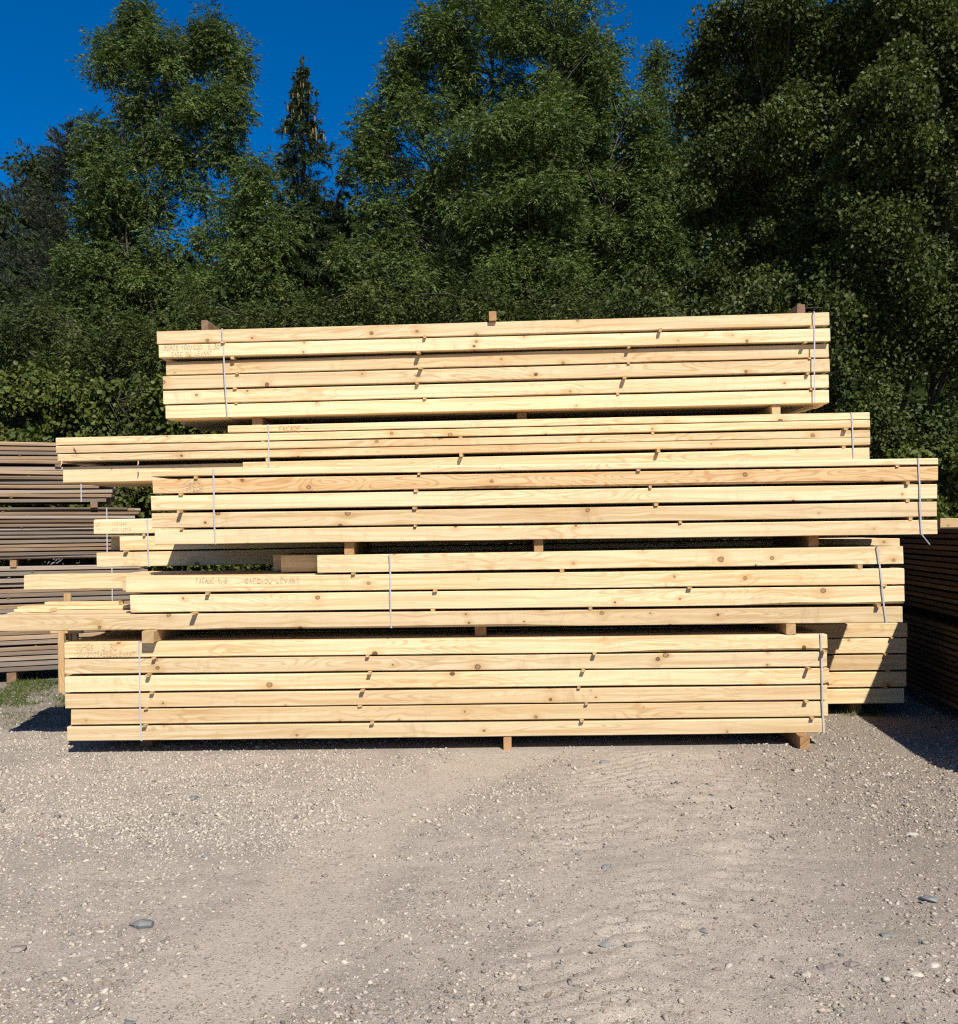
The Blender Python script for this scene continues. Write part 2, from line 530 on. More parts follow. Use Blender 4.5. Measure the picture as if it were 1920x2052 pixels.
for sc_, lo_, hi_ in ((62.0, 0.62, 0.72), (100.0, 0.25, 0.4), (190.0, 0.30, 0.45)):
    mk, cv = cells(sc_, lo_, hi_, 0)
    cr = t.n('ShaderNodeValToRGB')
    els = cr.color_ramp.elements
    els[0].position, els[0].color = 0.0, (0.14, 0.125, 0.11, 1)
    els[1].position, els[1].color = 1.0, (0.58, 0.51, 0.41, 1)
    e = els.new(0.35)
    e.color = (0.25, 0.20, 0.15, 1)
    e = els.new(0.6)
    e.color = (0.42, 0.35, 0.265, 1)
    t.put(cr.inputs[0], cv)
    col = t.mix(t.math('MULTIPLY', mk, 0.95), col, cr.outputs[0])
    n3 = t.math('MULTIPLY_ADD', mk, 0.35, n3)
hh = t.math('ADD', t.math('MULTIPLY', n3, 0.6), t.math('MULTIPLY', n4, 0.5))
M['ground'] = t.done(t.principled(col, 0.92, 0.1, t.bump(hh, 0.7, 0.012)))

# ------------------------------------------------------------------ ground sheet
def track_mask(X, Y):
    """two smooth wheel tracks across the yard"""
    c1 = np.interp(Y, [2.6, 3.2, 4.0, 4.8, 5.4, 6.0, 6.6], [-1.15, -0.95, -0.80, -0.72, -0.52, -0.22, 0.10])
    w1 = np.interp(Y, [2.6, 4.0, 5.5, 6.6], [0.30, 0.30, 0.34, 0.42])
    c2 = np.interp(Y, [2.6, 3.4, 4.6, 5.6, 6.6], [0.30, 0.50, 0.78, 0.95, 1.05])
    w2 = np.interp(Y, [2.6, 4.6, 6.6], [0.36, 0.62, 0.60])
    wob = (fbm(X * 3.1 + 9, Y * 3.1, 3) - 0.5) * 0.5
    m1 = 1 - sstep(0.55, 1.25, np.abs(X - c1) / w1 + wob)
    m2 = 1 - sstep(0.60, 1.25, np.abs(X - c2) / w2 + wob)
    return m1, m2


def gz(X, Y):
    X, Y = np.asarray(X, float), np.asarray(Y, float)
    m1, m2 = track_mask(X, Y)
    near = 1 - sstep(9.0, 14.0, np.abs(Y - 4))
    z = (fbm(X * 0.7 + 3, Y * 0.7 + 8, 3) - 0.5) * 0.05
    z = z + (fbm(X * 6 + 1, Y * 6 + 2, 4) - 0.5) * 0.020 * (1 - 0.55 * m1)
    z = z + (fbm(X * 21, Y * 21, 3) - 0.5) * 0.010 * (1 - 0.7 * m1)
    z = z - 0.010 * m1 - 0.006 * m2
    cc = np.interp(Y, [2.6, 3.4, 4.6, 5.6, 6.6], [0.30, 0.50, 0.78, 0.95, 1.05])
    lug = np.cos((Y * 1.0 + np.abs(X - cc) * 0.55 + 0.22 * fbm(X * 2, Y * 2, 2)) * 2 * math.pi / 0.115)
    lug = 0.35 - np.clip((lug - 0.35) / 0.65, 0, 1) * 1.6
    br = sstep(0.36, 0.58, fbm(X * 3.3 + 31, Y * 3.3, 3))
    z = z + 0.012 * lug * m2 * br
    z = z + (fbm(X * 11 + 5, Y * 11 + 9, 3) - 0.5) * 0.022 * m2
    # level under the stacks
    under = sstep(6.45, 6.75, Y) * (1 - sstep(8.9, 9.4, Y)) * sstep(-3.3, -3.0, X) * (1 - sstep(3.3, 3.6, X))
    z = z * (1 - under) * near
    z = z - 0.008 * sstep(5.6, 6.5, Y)
    return z


def axis(lo, hi, step, far):
    core = np.arange(lo, hi + 1e-6, step)
    outer, s, v = [], step * 1.5, hi
    while v < far:
        v += s
        s *= 1.35
        outer.append(v)
    o2, s, v = [], step * 1.5, lo
    while v > -far:
        v -= s
        s *= 1.35
        o2.append(v)
    return np.concatenate([o2[::-1], core, outer])


gx_, gy_ = axis(-3.6, 3.6, 0.025, 400.0), axis(2.55, 7.6, 0.021, 400.0)
GX, GY = np.meshgrid(gx_, gy_)
GZ = gz(GX, GY)
nx, ny = len(gx_), len(gy_)
idx = np.arange(nx * ny).reshape(ny, nx)
quads = np.stack([idx[:-1, :-1], idx[:-1, 1:], idx[1:, 1:], idx[1:, :-1]], -1).reshape(-1, 4)
_m1, _m2 = track_mask(GX, GY)
_tr = np.clip(_m1 + 0.55 * _m2, 0, 1) * (1 - sstep(6.4, 7.2, GY))
me = mesh_np('ground', np.stack([GX, GY, GZ], -1), quads, M['ground'], tint=_tr.ravel(), smooth=True)
tag(link('ground', me), kind='structure')


# ------------------------------------------------------------------ timber pieces
def beam_mesh(name, L, D, T, mat, bow=0.007, seg=14, bev=0.004):
    """sawn timber, length along x, depth y, thickness z, slightly bowed, edges eased unevenly"""
    g = Geo()
    y, z = D / 2, T / 2
    b1, b2 = random.uniform(-bow, bow), random.uniform(-bow, bow) * 0.5
    ph = random.uniform(-0.6, 0.6)
    wane, wk, wc, wl = random.random() < 0.45, random.randrange(4), random.random(), random.uniform(0.08, 0.3)
    vs = []
    for i in range(seg + 1):
        u = i / seg
        x = (u - 0.5) * L
        s = math.sin(math.pi * u + ph) - math.sin(ph) * (1 - 2 * u)
        oy, oz = b1 * s, b2 * s
        b = [bev * random.uniform(0.5, 1.6) for _ in range(4)]
        if wane and bev == 0.004 and abs(u - wc) < wl: b[wk] = min(0.02, bev * random.uniform(2.5, 4.5))
        j = lambda: random.uniform(-0.0008, 0.0008)
        ring = [(-y + b[0], -z), (y - b[1], -z), (y, -z + b[1]), (y, z - b[2]), (y - b[2], z), (-y + b[3], z), (-y, z - b[3]), (-y, -z + b[0])]
        ex = 0.0
        for (a, c) in ring:
            if i in (0, seg): ex = random.uniform(-0.002, 0.002)
            vs.append((x + ex, a + oy + j(), c + oz + j()))
    fs = []
    for i in range(seg):
        for k in range(8):
            fs.append((i * 8 + k, (i + 1) * 8 + k, (i + 1) * 8 + (k + 1) % 8, i * 8 + (k + 1) % 8))
    fs.append(tuple(range(8)))
    fs.append(tuple(seg * 8 + k for k in range(7, -1, -1)))
    g.add(vs, fs)
    return g.mesh(name, mat)


STICK = {}


def spacer_mesh(key, mat):
    if key not in STICK:
        STICK[key] = beam_mesh('spacer', 1.0, 1.0, 1.0, mat, 0.0, 1, 0.06)
    return STICK[key]


FONT = {
    '0': [[(1, 0), (0, 2), (0, 4), (1, 6), (3, 6), (4, 4), (4, 2), (3, 0), (1, 0)]],
    '1': [[(0, 4), (2, 6), (2, 0)]],
    '2': [[(0, 5), (1, 6), (3, 6), (4, 5), (3, 3), (0, 0), (4, 0)]],
    '3': [[(0, 6), (4, 6), (2, 3.5), (4, 2.5), (3.5, 0.5), (1.5, 0), (0, 0.7)]],
    '4': [[(3, 0), (3, 6), (0, 2), (4, 2)]],
    '5': [[(4, 6), (1, 6), (0.6, 3.5), (3, 3.6), (4, 2), (3, 0.2), (0, 0)]],
    '6': [[(4, 6), (1, 4), (0, 1.5), (1.5, 0), (3.5, 0.6), (3.7, 2.4), (2, 3), (0.3, 2)]],
    '/': [[(0, -0.6), (3, 6.6)]], ',': [[(1.2, 0.8), (0.4, -1.2)]], '-': [[(0.5, 3), (3.5, 3)]],
    'P': [[(0, 0), (0, 6), (3, 6), (4, 4.6), (3, 3), (0, 3)]],
    'C': [[(4, 5.5), (2.5, 6), (0.6, 5), (0, 3), (0.6, 0.8), (2.5, 0), (4, 0.6)]],
    'S': [[(4, 5.6), (2, 6), (0.4, 4.8), (2, 3.2), (3.8, 1.6), (2.4, 0), (0, 0.3)]],
    'G': [[(4, 5.5), (2.2, 6), (0.4, 4.6), (0, 2.4), (1.2, 0.2), (3.6, 0.6), (4, 2.8), (2.4, 2.8)]],
    'A': [[(0, 0), (2, 6), (4, 0)], [(0.8, 2.2), (3.2, 2.2)]],
    'E': [[(3.8, 6), (0, 6), (0, 0), (4, 0)], [(0, 3.2), (3, 3.2)]],
    'D': [[(0, 0), (0, 6), (2.6, 5.4), (4, 3), (2.6, 0.5), (0, 0)]],
    'U': [[(0, 6), (0, 1.4), (1.4, 0), (2.8, 0.2), (4, 1.6), (4, 6)]],
    'V': [[(0, 6), (2, 0), (4, 6)]],
    'L': [[(0, 6), (0, 0), (3.6, 0)]],
    'N': [[(0, 0), (0, 6), (4, 0), (4, 6)]],
    'T': [[(0, 6), (4.4, 6)], [(2.2, 6), (2.2, 0)]],
    'F': [[(0, 0), (0, 6), (3.8, 6)], [(0, 3.2), (2.8, 3.2)]],
    'R': [[(0, 0), (0, 6), (3, 6), (4, 4.6), (3, 3.2), (0, 3), (4, 0)]],
    'I': [[(1.5, 0), (1.5, 6)]],
}


def handwriting(text, height, width, mat, pen=0.0032, slant=0.06, seed=1):
    """pen strokes as thin ribbons lying in the xz plane, origin at lower left"""
    rd = random.Random(seed)
    g = Geo()
    n = max(1, len(text))
    adv = width / n
    sy = height / 6.0
    for ci, ch in enumerate(text):
        oz = rd.uniform(-0.05, 0.05) * height
        k = rd.uniform(0.88, 1.08)
        sx = adv * 0.70 / 4.0
        for st in FONT.get(ch, []):
            pts = []
            for (a, b) in st:
                a += rd.uniform(-0.3, 0.3)
                b += rd.uniform(-0.25, 0.25)
                pts.append((ci * adv + a * sx + b * sy * slant, b * sy * k + oz))
            for (p0, p1) in zip(pts[:-1], pts[1:]):
                dx, dz = p1[0] - p0[0], p1[1] - p0[1]
                L = math.hypot(dx, dz) or 1e-6
                ux, uz = dx / L, dz / L
                w = pen * rd.uniform(0.35, 0.62)
                e = pen * 0.3
                a = (p0[0] - ux * e, p0[1] - uz * e)
                b = (p1[0] + ux * e, p1[1] + uz * e)
                lift = -0.0002 - 0.00002 * len(g.f)
                g.add([(a[0] - uz * w, lift, a[1] + ux * w), (a[0] + uz * w, lift, a[1] - ux * w),
                       (b[0] + uz * w, lift, b[1] - ux * w), (b[0] - uz * w, lift, b[1] + ux * w)], [(0, 1, 2, 3)])
    return g.mesh('handwriting', mat)


GAP = 0.013


class Bundle:
    """a strapped pack of squared timbers lying along x; front layers are measured from the photograph"""
    def __init__(s, label, Y, width, nwide, rows, mat='beam', group='strapped packs of fresh pale beams', front=None, ends=None, jit=0.02, mats=None, widths=None):
        s.Y, s.rows, s.beams, s.rows_w = Y, rows, [], []
        R = []
        for r in rows:
            if r[0] == 'w':
                _, xl, xr, zbl, zbr, th = r
                R.append([xl, xr, zbl, zbr, th])
            else:
                xl, ytl, ybl, xr, ytr, ybr = r[:6]
                a, b = W(xl, ytl, Y), W(xl, ybl, Y)
                c, d = W(xr, ytr, Y), W(xr, ybr, Y)
                th = 0.5 * ((a[2] - b[2]) + (c[2] - d[2]))
                cl, cr = 0.5 * (a[2] + b[2]), 0.5 * (c[2] + d[2])
                R.append([0.5 * (a[0] + b[0]), 0.5 * (c[0] + d[0]), cl - th / 2, cr - th / 2, th])
        s.R = R
        # keep neighbouring layers clear of each other along the shared length
        for i in range(len(R) - 1):
            up, lo = R[i], R[i + 1]
            need = 0.012 if not (len(rows[i]) > 6 or len(rows[i + 1]) > 6) else 0.0015
            m = 1e9
            for xx in (max(up[0], lo[0]), min(up[1], lo[1])):
                m = min(m, s.zb(i, xx) - (s.zb(i + 1, xx) + lo[4]))
            if m < need:
                lo[4] -= (need - m)
        zmin = min(min(r[2], r[3]) for r in R)
        xm = 0.5 * (R[-1][0] + R[-1][1])
        s.o = (xm, Y, zmin)
        s.root = tag(empty('lumber_bundle', s.o), label, 'lumber bundle', group)
        s.front = front or {}
        s.foff = []
        for i, (xl, xr, zl, zr, th) in enumerate(R):
            off = s.front.get(i, random.uniform(-0.006, 0.006))
            s.foff.append(off)
            y = Y + off
            ln = []
            nw = (widths or {}).get(i, [width] * nwide)
            for j, wd in enumerate(nw):
                el, er = (xl, xr) if j == 0 else (xl + random.uniform(-jit, jit * 2), xr + random.uniform(-jit * 2, jit))
                if ends and (i, j) in ends:
                    e = ends[(i, j)]
                    el = e[0] if e[0] is not None else el
                    er = e[1] if e[1] is not None else er
                tilt = math.atan2(zr - zl, xr - xl)
                cx = 0.5 * (el + er)
                cz = zl + (zr - zl) * (cx - xl) / (xr - xl) + th / 2
                mk = (mats or {}).get((i, j), mat)
                # front faces, each timber a little different in size
                wj = wd - random.uniform(0.002, 0.005)
                me = beam_mesh('beam', (er - el) / math.cos(tilt), wj, th - (random.uniform(0.0, 0.0015) if j else 0), M[mk])
                b = link('beam', me, s.root, (cx - s.o[0], y + wd / 2 - s.o[1], cz - s.o[2]), (0, -tilt, 0))
                ln.append(b)
                y += wd
            s.beams.append(ln)
        s.back = Y + width * nwide

    def zb(s, i, x):
        xl, xr, zl, zr, th = s.R[i]
        return zl + (zr - zl) * (x - xl) / (xr - xl)

    def stick(s, gap, px, out=0.02, w=0.03, lean=0.0):
        w = w * random.uniform(0.68, 1.0)
        lean = lean * 1.6
        """spacer between layer gap and gap+1 at photo column px; out = how far it sticks out"""
        x = W(px, PY, s.Y)[0]
        zt, zbm = s.zb(gap, x), s.zb(gap + 1, x) + s.R[gap + 1][4]
        h = max(0.008, zt - zbm)
        L = s.back - s.Y + out - 0.02
        f = min(s.foff[gap], s.foff[gap + 1])
        me = spacer_mesh('s', M['stick'])
        link('spacer', me, s.root, (x - s.o[0], f - out + L / 2, zbm + h / 2 - s.o[2]), (0, 0, math.pi / 2 + lean), (L, w, h + 0.001))

    def strap(s, pxt, pxb, tail=None, wd=0.0105):
        ztop = s.R[0]
        xt, xb = W(pxt, PY, s.Y)[0], W(pxb, PY, s.Y)[0]
        n = len(s.R) - getattr(s, 'hidden', 0)
        zt = s.zb(0, xt) + s.R[0][4] + 0.002
        zb = s.zb(n - 1, xb) - 0.002
        yf = s.Y + min(s.foff[:n]) - 0.006
        yb = s.back + 0.012
        fy = lambda u: yf + 0.003 * math.sin(u * 9)
        path = []
        for k in range(9):
            u = k / 8
            path.append((xt + (xb - xt) * u + 0.002 * math.sin(u * 7), fy(u), zt + (zb - zt) * u))
        path += [(xb, yb, zb), (xt, yb, zt), path[0]]
        g = Geo()
        vs = []
        for (a, b, c) in path:
            vs += [(a - wd / 2 - s.o[0], b - s.o[1], c - s.o[2]), (a + wd / 2 - s.o[0], b - s.o[1], c - s.o[2])]
        g.add(vs, [(2 * i, 2 * i + 1, 2 * i + 3, 2 * i + 2) for i in range(len(path) - 1)])
        if tail:
            pts = [W(a, b, yf) for a, b in tail]
            vs = []
            for a in pts: vs += [(a[0] - wd * 0.4 - s.o[0], yf - 0.01 - s.o[1], a[2] - s.o[2]), (a[0] + wd * 0.4 - s.o[0], yf - 0.012 - s.o[1], a[2] - s.o[2])]
            g.add(vs, [(2 * i, 2 * i + 1, 2 * i + 3, 2 * i + 2) for i in range(len(pts) - 1)])
        me = g.mesh('strap', M['strap'])
        o = link('strap', me, s.root)
        so = o.modifiers.new('thick', 'SOLIDIFY')
        so.thickness = 0.0012
        so.offset = 0

    def write(s, i, text, px, py, wpx, hpx, mat='pencil', seed=1, pen=0.0030):
        b = s.beams[i][0]
        p = W(px, py, s.Y)
        k = s.Y / F
        me = handwriting(text, hpx * k, wpx * k, M[mat], pen, seed=seed)
        # in the beam's own frame
        yoff = -(b.data.dimensions.y if hasattr(b.data, 'dimensions') else 0)
        ys = min(v.co.y for v in b.data.vertices)
        zc = p[2] - (b.location.z + s.o[2])
        xc = p[0] - (b.location.x + s.o[0])
        a = -b.rotation_euler.y
        lx = xc * math.cos(a) + zc * math.sin(a)
        lz = -xc * math.sin(a) + zc * math.cos(a)
        link('handwriting', me, b, (lx, ys - 0.0006, lz))['kind'] = 'stuff'


# ---- front row, lowest pack: six layers on the gravel
B1 = Bundle('lowest front pack of pale beams on the gravel, six layers, 30PCS pencilled at left', 6.70, 0.2, 5, [
    (129, 1288, 1319, 1658, 1272, 1301.5), (129, 1321, 1352, 1658, 1307, 1335), (130, 1356, 1387.7, 1661, 1340, 1370),
    (131, 1390.7, 1419.7, 1658, 1373.5, 1402), (142, 1423, 1452.8, 1660, 1406, 1436), (135, 1455, 1486, 1653, 1439.7, 1467)],
    front={0: 0.0, 1: 0.004, 2: -0.004, 3: 0.0, 4: 0.003, 5: -0.005}, mats={(0, 0): 'beam', (3, 0): 'beam_clear', (5, 0): 'beam_clear'})
for gp, xs, outs in ((0, (297, 731, 1185, 1639), (0.03, 0.02, 0.035, 0.05)), (1, (291, 734, 1173, 1618), (0.04, 0.035, 0.03, 0.06)),
                     (2, (296, 724, 1166, 1655), (0.025, 0.035, 0.012, 0.01)), (3, (281, 707, 1173, 1612), (0.015, 0.012, 0.02, 0.03)),
                     (4, (288, 731, 1161, 1622), (0.03, 0.03, 0.03, 0.025))):
    for xx, oo in zip(xs, outs): B1.stick(gp, xx, oo, 0.03, random.uniform(-0.05, 0.05))
B1.strap(276.5, 279)
B1.strap(1641.5, 1645)
B1.write(0, '30PCS  5,30', 151, 1304, 84, 12.5, seed=3)
B1.write(0, '100/200GAECDULEVANT', 148, 1316, 124, 10, seed=4)

# ---- front row, second pack: taller beams, ragged left end
B2 = Bundle('front pack of four tall layers with ragged left ends, two inscriptions, second from the ground', 6.70, 0.24, 4, [
    (636, 1113, 1148.7, 1811, 1095, 1129.5), (253, 1152, 1188, 1812, 1135.5, 1170.5),
    (261, 1192, 1228, 1812.6, 1173.5, 1209), (-12, 1231.8, 1265, 1809, 1212.7, 1247.7)],
    front={0: 0.004, 1: -0.004, 2: 0.0, 3: 0.0},
    ends={(0, 1): (W(560, PY, 6.9)[0], None), (0, 2): (W(548, PY, 7.2)[0], None), (0, 3): (W(570, PY, 7.4)[0], None),
          (1, 1): (W(246, PY, 6.95)[0], None), (1, 2): (W(50, PY, 7.2)[0], None), (1, 3): (W(260, PY, 7.4)[0], None),
          (2, 1): (W(268, PY, 6.95)[0], None), (2, 2): (W(275, PY, 7.2)[0], None), (2, 3): (W(290, PY, 7.4)[0], None),
          (3, 1): (W(14, PY, 6.95)[0], None), (3, 2): (W(60, PY, 7.2)[0], None), (3, 3): (W(180, PY, 7.4)[0], None)})
for gp, xs, outs in ((0, (703, 1125, 1725), (0.02, 0.0, 0.0)), (1, (412, 871, 1382, 1770), (0.03, 0.015, 0.02, 0.01)), (2, (394, 860, 1176, 1762), (0.075, 0.0, 0.005, 0.035))):
    for xx, oo in zip(xs, outs): B2.stick(gp, xx, oo, 0.034, random.uniform(-0.04, 0.04))
B2.strap(780.7, 782)
B2.strap(1757, 1773)
B2.write(1, 'FACADE 1,2', 393, 1168, 64, 9, seed=5)
B2.write(1, 'GAEC DU LEVANT', 492, 1169, 110, 9.5, seed=6)

# thin offcuts lying on its long bottom layer at left
def plank(label, px0, px1, Y, z0, th, w, mat, rz=0.0):
    a, b = W(px0, PY, Y)[0], W(px1, PY, Y)[0]
    me = beam_mesh('plank', b - a, w, th, M[mat], 0.003, 6, 0.002)
    tag(link('plank', me, None, ((a + b) / 2, Y + w / 2, z0 + th / 2), (0, 0, rz)), label, 'plank', 'thin offcuts on the long beam at left')


zl4 = B2.zb(3, -3.0) + B2.R[3][4] + 0.003
plank('short bright yellow offcut lying on the long beam at far left', 26, 97, 6.92, zl4, 0.024, 0.12, 'beam_clear', 0.02)
plank('long thin plank lying on the long beam at left, under the overhanging beam', 33, 262, 7.16, zl4, 0.024, 0.14, 'beam', -0.01)
plank('thin plank with torn end, topmost of the offcuts at left', 88, 236, 7.20, zl4 + 0.026, 0.028, 0.10, 'beam_clear', 0.012)

# ---- front row, third pack: strongly figured face
B3 = Bundle('front pack with one orange swirly-grained beam under a thin top plank, widest to the right', 6.70, 0.2, 5, [
    (303, 942, 955, 1880, 918, 931), (306, 959.5, 989.5, 1880, 933.5, 963), (303, 994, 1023.5, 1878, 970, 999.7),
    (304.5, 1028, 1059, 1878, 1005.7, 1035), (310, 1062.5, 1091.5, 1879, 1042, 1070.5)],
    front={0: -0.004, 1: 0.0, 2: -0.003, 3: 0.002, 4: 0.0},
    mats={(1, 0): 'beam_figured', (2, 0): 'beam_clear', (4, 0): 'beam_clear'})
for gp, xs, outs in ((0, (393, 850, 1286, 1796), (0.01, 0.008, 0.008, 0.005)), (1, (370, 839, 1306, 1819), (0.01, 0.008, 0.008, 0.02)),
                     (2, (362, 840, 1308, 1815), (0.055, 0.015, 0.01, 0.0)), (3, (365, 834, 1358, 1830), (0.012, 0.012, 0.008, 0.0))):
    for xx, oo in zip(xs, outs): B3.stick(gp, xx, oo, 0.028, random.uniform(-0.04, 0.04))
B3.strap(429, 431.7)
B3.strap(1841, 1846, tail=[(1846, 1070), (1850, 1076), (1856, 1083), (1862, 1091)])
B3.write(1, 'GAEC DU', 367, 976, 42, 8, seed=7)
B3.write(1, 'LEVANT', 366, 987, 40, 8.5, seed=8)

# ---- back row, lowest pack seen at right behind the front one
YB = 7.76
zr = lambda py, px: W(px, py, YB)[2]
rows1b = []
for (xr, yt, yb) in ((1818, 1245.5, 1276), (1817, 1278.5, 1309), (1816, 1312, 1342), (1816, 1346, 1376), (1812, 1379.5, 1409)):
    X = W(xr, yt, YB)[0]
    rows1b.append(('w', X - 5.6, X, zr(yb, xr), zr(yb, xr), zr(yt, xr) - zr(yb, xr)))
ztop1b = rows1b[0][3] + rows1b[0][5]
z2b = W(195, 1137, YB)[2]
hid = []
nh = 4
step = (z2b - 0.004 - ztop1b) / nh
for k in range(nh):
    hid.append(('w', -1.72, 2.45, ztop1b + step * (nh - 1 - k), ztop1b + step * (nh - 1 - k), step - 0.002))
B1b = Bundle('pack of pale beams behind the lowest front pack, its right end half in shadow', YB, 0.24, 4, hid + rows1b, jit=0.01,
             front={k: 0.0 for k in range(nh)})
for gp, px_, oo in ((4, 1783, 0.03), (5, 1771, 0.03), (6, 1776, 0.01), (7, 1771, 0.01)): B1b.stick(gp, px_, oo, 0.032)

# ---- back row, second pack with 120/240 mark
B2b = Bundle('back row pack of three thick layers jutting out left, 120/240 pencilled on it', YB, 0.24, 4, [
    (190, 1041.5, 1070.5, 1700, 1012, 1042), (240, 1075, 1103.5, 1700, 1048, 1076), (195, 1107.5, 1137, 1802, 1079, 1108)],
    front={0: -0.02, 1: 0.0, 2: -0.012}, ends={(1, 1): (W(222, PY, 8.0)[0], None), (1, 2): (W(226, PY, 8.2)[0], None)},
    mats={(0, 0): 'beam', (1, 0): 'beam_clear'})
for gp, px_, oo in ((0, 290, 0.0), (0, 1000, 0), (1, 254, 0.03), (1, 640, 0.0), (1, 1630, 0.0)): B2b.stick(gp, px_, oo, 0.03)
B2b.strap(297, 300)
B2b.write(0, '120/240', 226, 1053, 31, 6.5, seed=9, pen=0.003)
B2b.write(0, '650 12PCS', 226, 1064.5, 40, 5.5, seed=10, pen=0.0028)
B2b.write(0, 'LA', 194, 1050, 9, 3.6, seed=11, pen=0.0022)
B2b.write(0, 'DE', 194, 1055.5, 8, 3.2, seed=12, pen=0.0022)
B2b.write(0, 'LA', 197, 1062.5, 8, 3.6, seed=13, pen=0.0022)

# ---- back row, third pack: thin doubled beams, red inscription
z4b = lambda px, py: W(px, py, YB)[2]
top2b = W(190, 1041.5, YB)[2]
hid4 = []
zlow = W(122, 960, YB)[2]
hh4 = (zlow - 0.004 - (top2b + 0.03)) / 2
for k in range(2): hid4.append(('w', -2.2, 2.3, top2b + 0.03 + hh4 * (1 - k), top2b + 0.065 + hh4 * (1 - k), hh4 - 0.004))
B4 = Bundle('pack of thin doubled beams under the top pack, reaching far left, FACADE in red', YB, 0.2, 5, [
    (457, 853, 867, 1743, 826, 840, 0), (112, 878, 891.5, 1744, 840.5, 857, 0), (112, 893.5, 908.5, 1744, 861.5, 875.5, 0), (115, 911, 925, 1744, 876, 892, 0),
    (487, 926, 959, 1743, 897, 929)] + hid4,
    front={0: 0.0, 1: 0.0, 2: 0.002, 3: 0.0, 4: 0.0, 5: 0.05, 6: 0.05},
    widths={4: [0.06, 0.2, 0.2, 0.2, 0.2]}, jit=0.01,
    ends={(4, 1): (W(121, PY, YB)[0], None), (4, 2): (W(150, PY, YB)[0], None), (4, 3): (W(135, PY, YB)[0], None), (4, 4): (W(140, PY, YB)[0], None)},
    mats={(4, 1): 'beam_clear', (1, 0): 'beam'})
B4.hidden = 2
for gp, xs, outs in ((1, (525, 923, 1312, 1697), (0.0, 0.0, 0.0, 0.04)), (3, (536, 934, 1319, 1690), (0.0, 0.06, 0.06, 0.0))):
    for xx, oo in zip(xs, outs): B4.stick(gp, xx, oo, 0.032, random.uniform(-0.04, 0.04))
B4.strap(540, 542)
B4.strap(1709, 1713)
B4.write(0, 'FACADE -', 559, 864.5, 60, 10, mat='redmark', seed=14, pen=0.0036)
# torn splinters hanging from its left end
for (a, b, c, dd) in ((124, 921, 121, 936), (277, 924, 275.5, 933), (147, 895, 153, 901)):
    p0, p1 = W(a, b, YB - 0.012), W(c, dd, YB - 0.03)
    g = Geo()
    o0 = Vector(p0)
    g.tube([Vector(p0) - o0, (Vector(p0) + Vector(p1)) / 2 - o0 + Vector((0.004, 0, 0)), Vector(p1) - o0], [0.006, 0.007, 0.002], 4)
    link('splinter', g.mesh('splinter', M['bearer_pale']), B4.root, o0 - Vector(B4.o))

# ---- top pack
Y5 = 7.745
B5 = Bundle('topmost pack of six layers of pale beams against the trees, tilted up to the right', Y5, 0.2, 5, [
    (315.6, 665, 689.5, 1661, 625.6, 652), (321, 692, 717.5, 1661, 658, 684.7), (331, 724, 751, 1663, 687.7, 714.8),
    (326, 753, 780, 1663, 717.8, 744), (327, 783, 810.5, 1661, 751, 776), (332, 813.5, 839, 1661, 781, 808)],
    front={0: -0.012, 1: -0.03, 2: 0.022, 3: 0.002, 4: 0.0, 5: -0.006}, mats={(0, 0): 'beam', (4, 0): 'beam_clear', (5, 0): 'beam_clear', (1, 0): 'beam_clear'})
for gp, xs, outs in ((0, (458, 849, 1318, 1631), (0.02, 0.03, 0.045, 0.0)), (1, (467, 845, 1264, 1622), (-0.005, 0.03, 0.01, 0.02)),
                     (2, (477, 853, 1263, 1624), (0.015, 0.05, 0.01, 0.01)), (3, (468, 840, 1255, 1624), (0.015, 0.03, 0.06, 0.03)),
                     (4, (470, 849, 1247, 1625), (0.01, 0.015, 0.01, 0.012))):
    for xx, oo in zip(xs, outs): B5.stick(gp, xx, oo, 0.03, random.uniform(-0.04, 0.04))
B5.strap(452, 461)
B5.strap(1634, 1633)
B5.write(1, '30PCS 100/200  5,30', 331, 703, 112, 9.5, seed=15)
B5.write(1, 'GAEC DU LEVANT', 346, 714.5, 82, 8, seed=16)


# ------------------------------------------------------------------ bearers (loose cross timbers)
def bearer(label, x, y0, y1, z0, z1, w, mat='bearer', rz=0.0, z0r=None):
    h = z1 - z0
    L = y1 - y0
    me = beam_mesh('bearer', L, w, h, M[mat], 0.0, 3, 0.004)
    o = link('bearer', me, None, (x, (y0 + y1) / 2, (z0 + z1) / 2), (0, 0, math.pi / 2 + rz))
    return tag(o, label, 'bearer', 'loose cross timbers under and on the packs')


def under(bd, px, Y, low, label, w, mat, out, n=None):
    """bearer below bundle bd at photo column px, standing on height function low(x)"""
    x = W(px, PY, Y)[0]
    i = (len(bd.R) - 1) if n is None else n
    z1 = bd.zb(i, x) - 0.001
    z0 = low(x)
    return bearer(label, x, Y - out, bd.back - 0.02, z0, z1, w, mat)


